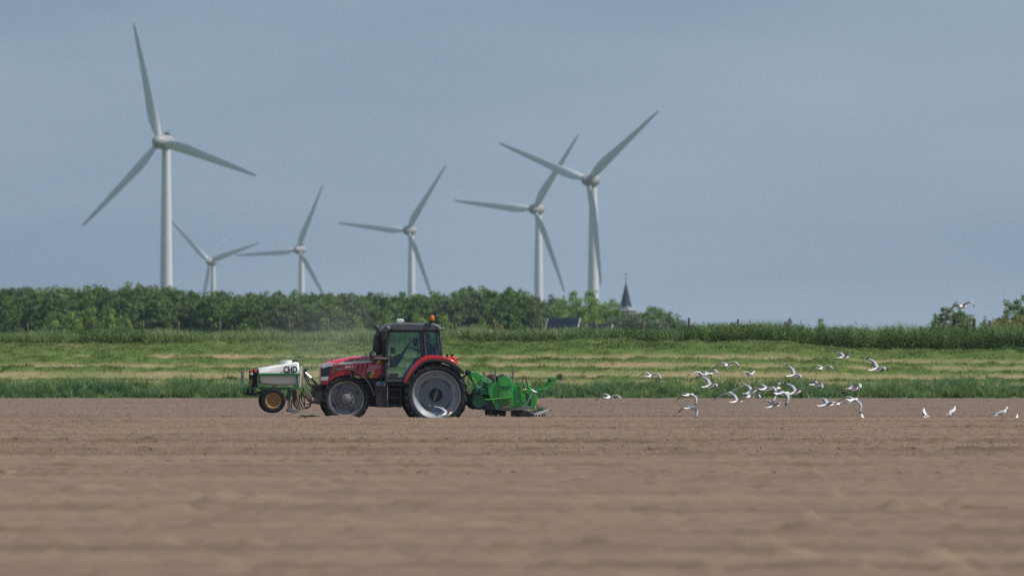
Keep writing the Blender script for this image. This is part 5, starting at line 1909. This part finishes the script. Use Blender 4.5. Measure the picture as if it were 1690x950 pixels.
    m.tube([Q.q(802, 622, .1), Q.q(812, 624, .1)], .09, 10)
    m.build('gearbox', M['rust'], root)
    m = MB()
    m.tube([Q.q(866, 640, -.7), Q.q(863.8, 630, -.7), Q.q(862.6, 624.4, -.7), Q.q(866, 622.6, -.7), Q.q(869.2, 626, -.7), Q.q(870, 630, -.7)], .016, 7)
    m.tube([Q.q(822, 622, -.2), Q.q(826, 619.4, -.2), Q.q(832, 619, -.2), Q.q(834, 622, -.2)], .03, 7)
    m.build('hydraulic_hose', M['hose'], root)
    m = MB()
    for px, py in ((788, 636), (790.5, 639), (806, 632.5), (808.6, 630), (796.5, 624.5), (799, 627), (801.5, 629), (855, 661.6), (879.4, 644.6), (902, 641.2)):
        m.lathe([(.028, .02), (.028, -.02), (0, -.025)], Q.q(px, py, -.47 if px < 812 else -1.4), 8)
    m.prism(Q.poly([(786.5, 637.4), (794.6, 636.8), (795.2, 629), (796, 629), (795.6, 638.4), (787, 639.2)], -.47), -.49, -.47)
    m.build('bolt_set', M['chrome'], root)


bed_former()

# ------------------------------------------------------------------ gulls
def gull_mesh(name, left, right, folded=False, neck=0.0):
    """one bird as one mesh: beak to +x, wings along y. left/right: (inner angle, outer angle, sweep) in degrees"""
    m = MB()
    mats = [M['gull_white'], M['gull_grey'], M['gull_under'], M['gull_black'], M['gull_beak']]
    body = [(-.21, .006, .050, -.004), (-.16, .012, .040, .0), (-.11, .034, .036, .0), (-.05, .052, .052, -.004), (.02, .060, .060, -.006), (.08, .050, .052, 0), (.12, .037, .040, .012 + neck * .3), (.145, .034, .036, .022 + neck * .7),
            (.172, .036, .035, .028 + neck), (.198, .026, .026, .027 + neck), (.212, .014, .014, .022 + neck)]
    secs = []
    for x_, rz_, ry_, z_ in body:
        secs.append([(x_, ry_ * math.cos(2 * math.pi * k / 10), z_ + rz_ * math.sin(2 * math.pi * k / 10)) for k in range(10)])
    m.loft(secs)
    m.tube([(.208, 0, .022 + neck), (.235, 0, .017 + neck), (.252, 0, .010 + neck)], [.0115, .009, .002], 6, 4)
    for s in (-1, 1):
        m.lathe([(0, -.004), (.0055, 0), (0, .004)], (.188, s * .026, .034 + neck), 6, 3)
    tail = [(-.15, -.04), (-.15, .04), (-.275, .085), (-.285, .04), (-.28, 0), (-.285, -.04), (-.275, -.085)]
    m.add([(a, b, .004) for a, b in tail] + [(a, b, -.004) for a, b in tail], [list(range(7)), list(range(13, 6, -1))] + [(k, (k + 1) % 7, (k + 1) % 7 + 7, k + 7) for k in range(7)], 0)
    if folded:
        for s in (-1, 1):
            sh = [(.07, .050, .020, .018, .006), (.02, .066, .012, .046, .012), (-.06, .060, .012, .042, .011), (-.14, .042, .016, .026, .008), (-.22, .022, .018, .014, .005), (-.30, .006, .018, .006, .003)]
            ws = []
            for x_, y_, z_, hz_, t_ in sh:
                ws.append([(x_, s * (y_ + t_ * math.cos(2 * math.pi * k / 8)), z_ + hz_ * math.sin(2 * math.pi * k / 8)) for k in range(8)])
            m.loft(ws[:5], 1)
            m.loft(ws[4:], 3)
            m.tube([(-.01, s * .03, -.05), (-.015, s * .03, -.115), (-.005, s * .03, -.175)], [.012, .006, .006], 6, 4)
            for a in (-.5, 0, .5):
                m.tube([(-.005, s * .03, -.175), (.045 * math.cos(a), s * .03 + .045 * math.sin(a), -.18)], [.005, .003], 5, 4)
    else:
        for s, (a1, a2, sw) in ((1, left), (-1, right)):
            span = [(0.0, .0, .175, .022), (.10, .018, .168, .019), (.20, .034, .152, .015), (.26, .030, .140, .012), (.34, .004, .118, .009), (.42, -.036, .092, .007), (.49, -.082, .062, .005), (.545, -.13, .022, .003)]
            y_, z_, prev = .035, .022, 0.0
            ws = []
            for i_, (d, lead, ch, th) in enumerate(span):
                f_ = min(1, max(0, (d - .17) / .14))
                ang = R(a1 + (a2 - a1) * f_)
                y_ += (d - prev) * math.cos(ang)
                z_ += (d - prev) * math.sin(ang)
                prev = d
                xl = .085 + lead - math.tan(R(sw)) * max(0, d - .22) + (.02 if f_ == 0 else 0)
                nx_, nz_ = -math.sin(ang), math.cos(ang)
                def pt(dx, t_):
                    return (xl - dx, s * (y_ + nx_ * t_), z_ + nz_ * t_)
                cam_ = .10 * ch
                ws.append([pt(0, 0), pt(ch * .12, th + cam_ * .4), pt(ch * .45, th * .9 + cam_), pt(ch, cam_ * .1), pt(ch * .45, -th * .2 + cam_ * .8), pt(ch * .12, -th * .5)])
            nseg = len(ws) - 1
            for i_ in range(nseg):
                a, b = ws[i_], ws[i_ + 1]
                for k in range(6):
                    k2 = (k + 1) % 6
                    top = k in (0, 1, 2)
                    if i_ >= nseg - 2:
                        mi = 3 if not (i_ == nseg - 1 and k in (2, 3)) else 0
                    elif k in (0, 5):
                        mi = 0
                    else:
                        mi = (1 if top else 2)
                    m.add([a[k], a[k2], b[k2], b[k]], [(0, 1, 2, 3)], mi, True)
            m.add(ws[-1], [list(range(6))], 3)
    me = m.mesh(name, mats)
    bm = bmesh.new()
    bm.from_mesh(me)
    bmesh.ops.remove_doubles(bm, verts=bm.verts, dist=1e-5)
    bmesh.ops.recalc_face_normals(bm, faces=bm.faces)
    bm.to_mesh(me)
    bm.free()
    return me


POSE = {
    'arch': gull_mesh('gull_body', (28, -42, 10), (28, -42, 10)),
    'arch2': gull_mesh('gull_body', (22, -58, 14), (34, -26, 8)),
    'down': gull_mesh('gull_body', (-4, -58, 8), (-2, -62, 8)),
    'vee': gull_mesh('gull_body', (36, 2, 6), (34, 0, 6)),
    'vee2': gull_mesh('gull_body', (46, 26, 10), (20, -10, 6)),
    'up': gull_mesh('gull_body', (44, 22, 16), (38, 16, 16)),
    'glide': gull_mesh('gull_body', (12, -8, 6), (12, -6, 6)),
    'stand': gull_mesh('gull_body', None, None, True, .055),
}
# column, row, distance, pose, heading (0 = to the right, 90 = away), roll, pitch, size, label
FLY = [
    (1006, 656, 258, 'arch2', 62, 12, 0, 1.0, 'gull with drooping wings low over the soil, first behind the green machine'),
    (1074, 621, 260, 'arch', 58, 6, 0, 1.0, 'gull with arched wings alone before the grass, second behind the green machine'),
    (1137, 652, 262, 'down', 50, 12, 0, 1.0, 'gull with wings pushed down before the long grass, left below the dense flock'),
    (1139, 673, 256, 'down', 48, 15, 0, .95, 'gull with bent wings flying lowest over the bare soil, left of the flock'),
    (1200, 603, 258, 'arch', 64, -3, 0, 1.05, 'gull with evenly arched wings, highest of the dense left flock'),
    (1168, 617, 264, 'arch', 48, -8, 0, 1.05, 'gull with spread bowed wings, rear one of an overlapping trio'),
    (1159, 620, 260, 'arch2', -60, 0, 0, 1.05, 'gull with hooked wings, left one of an overlapping trio'),
    (1171, 637, 256, 'vee2', 30, 6, 6, 1.0, 'gull with one wing raised and white tail, lowest of an overlapping trio'),
    (1236, 619, 268, 'vee', -38, 0, 0, .80, 'small gull with short raised wings between the flock and the swaths'),
    (1206, 649, 257, 'glide', 72, -22, 0, 1.1, 'gull banking with long straight wings over the edge of the grass'),
    (1216, 663, 256, 'up', 40, 10, 0, 1.0, 'gull with brownish lifted wings right above the soil edge'),
    (1238, 655, 258, 'arch', 52, 0, 0, 1.05, 'gull with wide wings crossing in front of another in mid flock'),
    (1239, 647, 262, 'up', 24, 4, 10, .95, 'gull with one dark tipped wing held straight up in mid flock'),
    (1264, 642, 258, 'arch2', 45, 14, 0, 1.05, 'gull with one long drooping wing right of mid flock'),
    (1279, 641, 262, 'down', 20, -50, 0, .95, 'gull showing the white back of a rounded wing'),
    (1292, 649, 256, 'down', 28, 20, 0, 1.0, 'gull with dark grey wings folded downward in the right of the flock'),
    (1312, 648, 258, 'up', 30, 8, 8, 1.0, 'gull climbing with both wings raised and head to the right'),
    (1276, 671, 256, 'vee', 30, 4, 4, 1.05, 'gull with wings in a shallow v over the bare soil'),
    (1310, 620, 260, 'vee2', 30, 12, 0, .95, 'gull with white tail tilting before the swaths above the right of the flock'),
    (1347, 635, 260, 'arch', 30, 8, -4, 1.0, 'gull gliding on bowed wings before the grass right of the dense flock'),
    (1357, 608, 260, 'arch2', 60, 8, 0, .95, 'gull with evenly bent wings before the mown swaths on the right'),
    (1392, 590, 264, 'vee', 35, 4, 0, .95, 'gull with lifted wings highest above the right swaths'),
    (1447, 609, 258, 'vee2', 32, 8, 6, 1.05, 'gull with one wing raised high, farthest right of those above the grass'),
    (1408, 641, 256, 'arch', 28, -8, 0, 1.15, 'gull with brown grey bowed wings before the long grass on the right'),
    (1408, 660, 257, 'down', 58, 26, 0, 1.1, 'gull banking with dark upper wing hanging straight down'),
    (1364, 669, 255.6, 'vee', 24, 8, 0, 1.1, 'gull with wide white wings just over the soil edge, front one of two'),
    (1384, 667, 258, 'glide', 74, 3, 0, 1.0, 'gull with flat white wings just over the soil edge, rear one of two'),
    (1588, 506, 262, 'arch', 56, -10, 0, 1.15, 'brownish gull gliding alone against the sky over the willow'),
    (737, 683, 254.9, 'up', 50, -4, 6, 1.1, 'gull with raised white wings right before the rear tractor wheel'),
    (370, 397, 1000, 'glide', 30, 10, 0, 1.0, 'tiny distant gull in the sky between two small turbines'),
]
for px, py, Yg, pose, head, roll, pitch, sc, lab in FLY:
    o = link('gull', POSE[pose], None, label=lab, category='gull', group='gulls following the tractor')
    o.location = W(px, py, Yg)
    o.rotation_mode = 'ZYX'
    o.rotation_euler = Euler((R(roll), R(-pitch), R(head)), 'XYZ')
    o.rotation_mode = 'XYZ'
    sc *= .97
    o.scale = (sc, sc, sc)
STAND = [
    (1526, 692.5, 253.4, 100, 1.0, 'white gull standing upright on the soil with a smaller one before it'),
    (1572, 688.4, 253.9, 60, 1.0, 'white gull standing on the soil in profile, middle of the standing ones'),
    (1654, 692.0, 253.6, 25, 1.05, 'gull with grey back and dark wing tips standing on the soil near the right edge'),
    (1425, 697.0, 256.6, 110, .95, 'white gull half hidden by a ridge of soil, left of the standing ones'),
    (1677, 697.0, 257.0, 75, .95, 'white gull mostly hidden behind the soil at the right edge'),
    (1526.5, 698.0, 258.2, 85, .85, 'only a white head showing over the soil below the upright gull'),
]
for px, py, Yg, head, sc, lab in STAND:
    x_ = W(px, py, Yg).x
    o = link('gull', POSE['stand'], None, label=lab, category='gull', group='gulls standing on the soil')
    gz = float(H(np.array([x_]), np.array([Yg]))[0])
    o.location = (x_, Yg, gz + .178 * sc)
    o.rotation_euler = (0, R(-18), R(head))
    o.scale = (sc, sc, sc)

# ------------------------------------------------------------------ dust behind the bonnet
def dust():
    c = W(540, 565, 272)
    m = MB()
    secs = []
    for k in range(13):
        a = -math.pi / 2 + math.pi * k / 12
        secs.append([(math.cos(a) * math.cos(2 * math.pi * j / 20) + 1e-4 * math.cos(j), math.cos(a) * math.sin(2 * math.pi * j / 20), math.sin(a)) for j in range(20)])
    m.loft(secs)
    mt = bpy.data.materials.new('dust')
    mt.use_nodes = True
    nt = mt.node_tree
    nt.nodes.remove(nt.nodes['Principled BSDF'])
    pv = nt.nodes.new('ShaderNodeVolumePrincipled')
    pv.inputs['Color'].default_value = (.97, .94, .86, 1)
    pv.inputs['Anisotropy'].default_value = .3
    co = nt.nodes.new('ShaderNodeTexCoord')
    ln = nt.nodes.new('ShaderNodeVectorMath')
    ln.operation = 'LENGTH'
    nt.links.new(co.outputs['Object'], ln.inputs[0])
    fall = _range(nt, ln.outputs['Value'], 0.15, 1.0, 1.0, 0.0)
    n = _noise(nt, 2.2, 3, .6)
    mul = nt.nodes.new('ShaderNodeMath')
    mul.operation = 'MULTIPLY'
    nt.links.new(fall, mul.inputs[0])
    nt.links.new(_range(nt, n, .35, .75, .1, 1.0), mul.inputs[1])
    m2 = nt.nodes.new('ShaderNodeMath')
    m2.operation = 'MULTIPLY'
    nt.links.new(mul.outputs[0], m2.inputs[0])
    m2.inputs[1].default_value = .045
    nt.links.new(m2.outputs[0], pv.inputs['Density'])
    nt.links.new(pv.outputs[0], nt.nodes['Material Output'].inputs['Volume'])
    o = m.build('dust', mt, None, kind='stuff', label='thin pale dust drifting up behind the tractor bonnet', category='dust')
    o.location = c
    o.scale = (2.6, 5.0, 2.2)


dust()

# ------------------------------------------------------------------ the air between here and the turbines
hz = MB()
hz.box(-700, 700, -30, 5300, -1.6, 125)
hm = bpy.data.materials.new('haze')
hm.use_nodes = True
hnt = hm.node_tree
hnt.nodes.remove(hnt.nodes['Principled BSDF'])
hv = hnt.nodes.new('ShaderNodeVolumePrincipled')
hv.inputs['Color'].default_value = (.68, .84, .97, 1)
hv.inputs['Density'].default_value = 0.000048
hv.inputs['Anisotropy'].default_value = .35
hnt.links.new(hv.outputs[0], hnt.nodes['Material Output'].inputs['Volume'])
hz.build('haze', hm, None, kind='stuff', label='pale blue haze in the air over the whole landscape', category='haze')
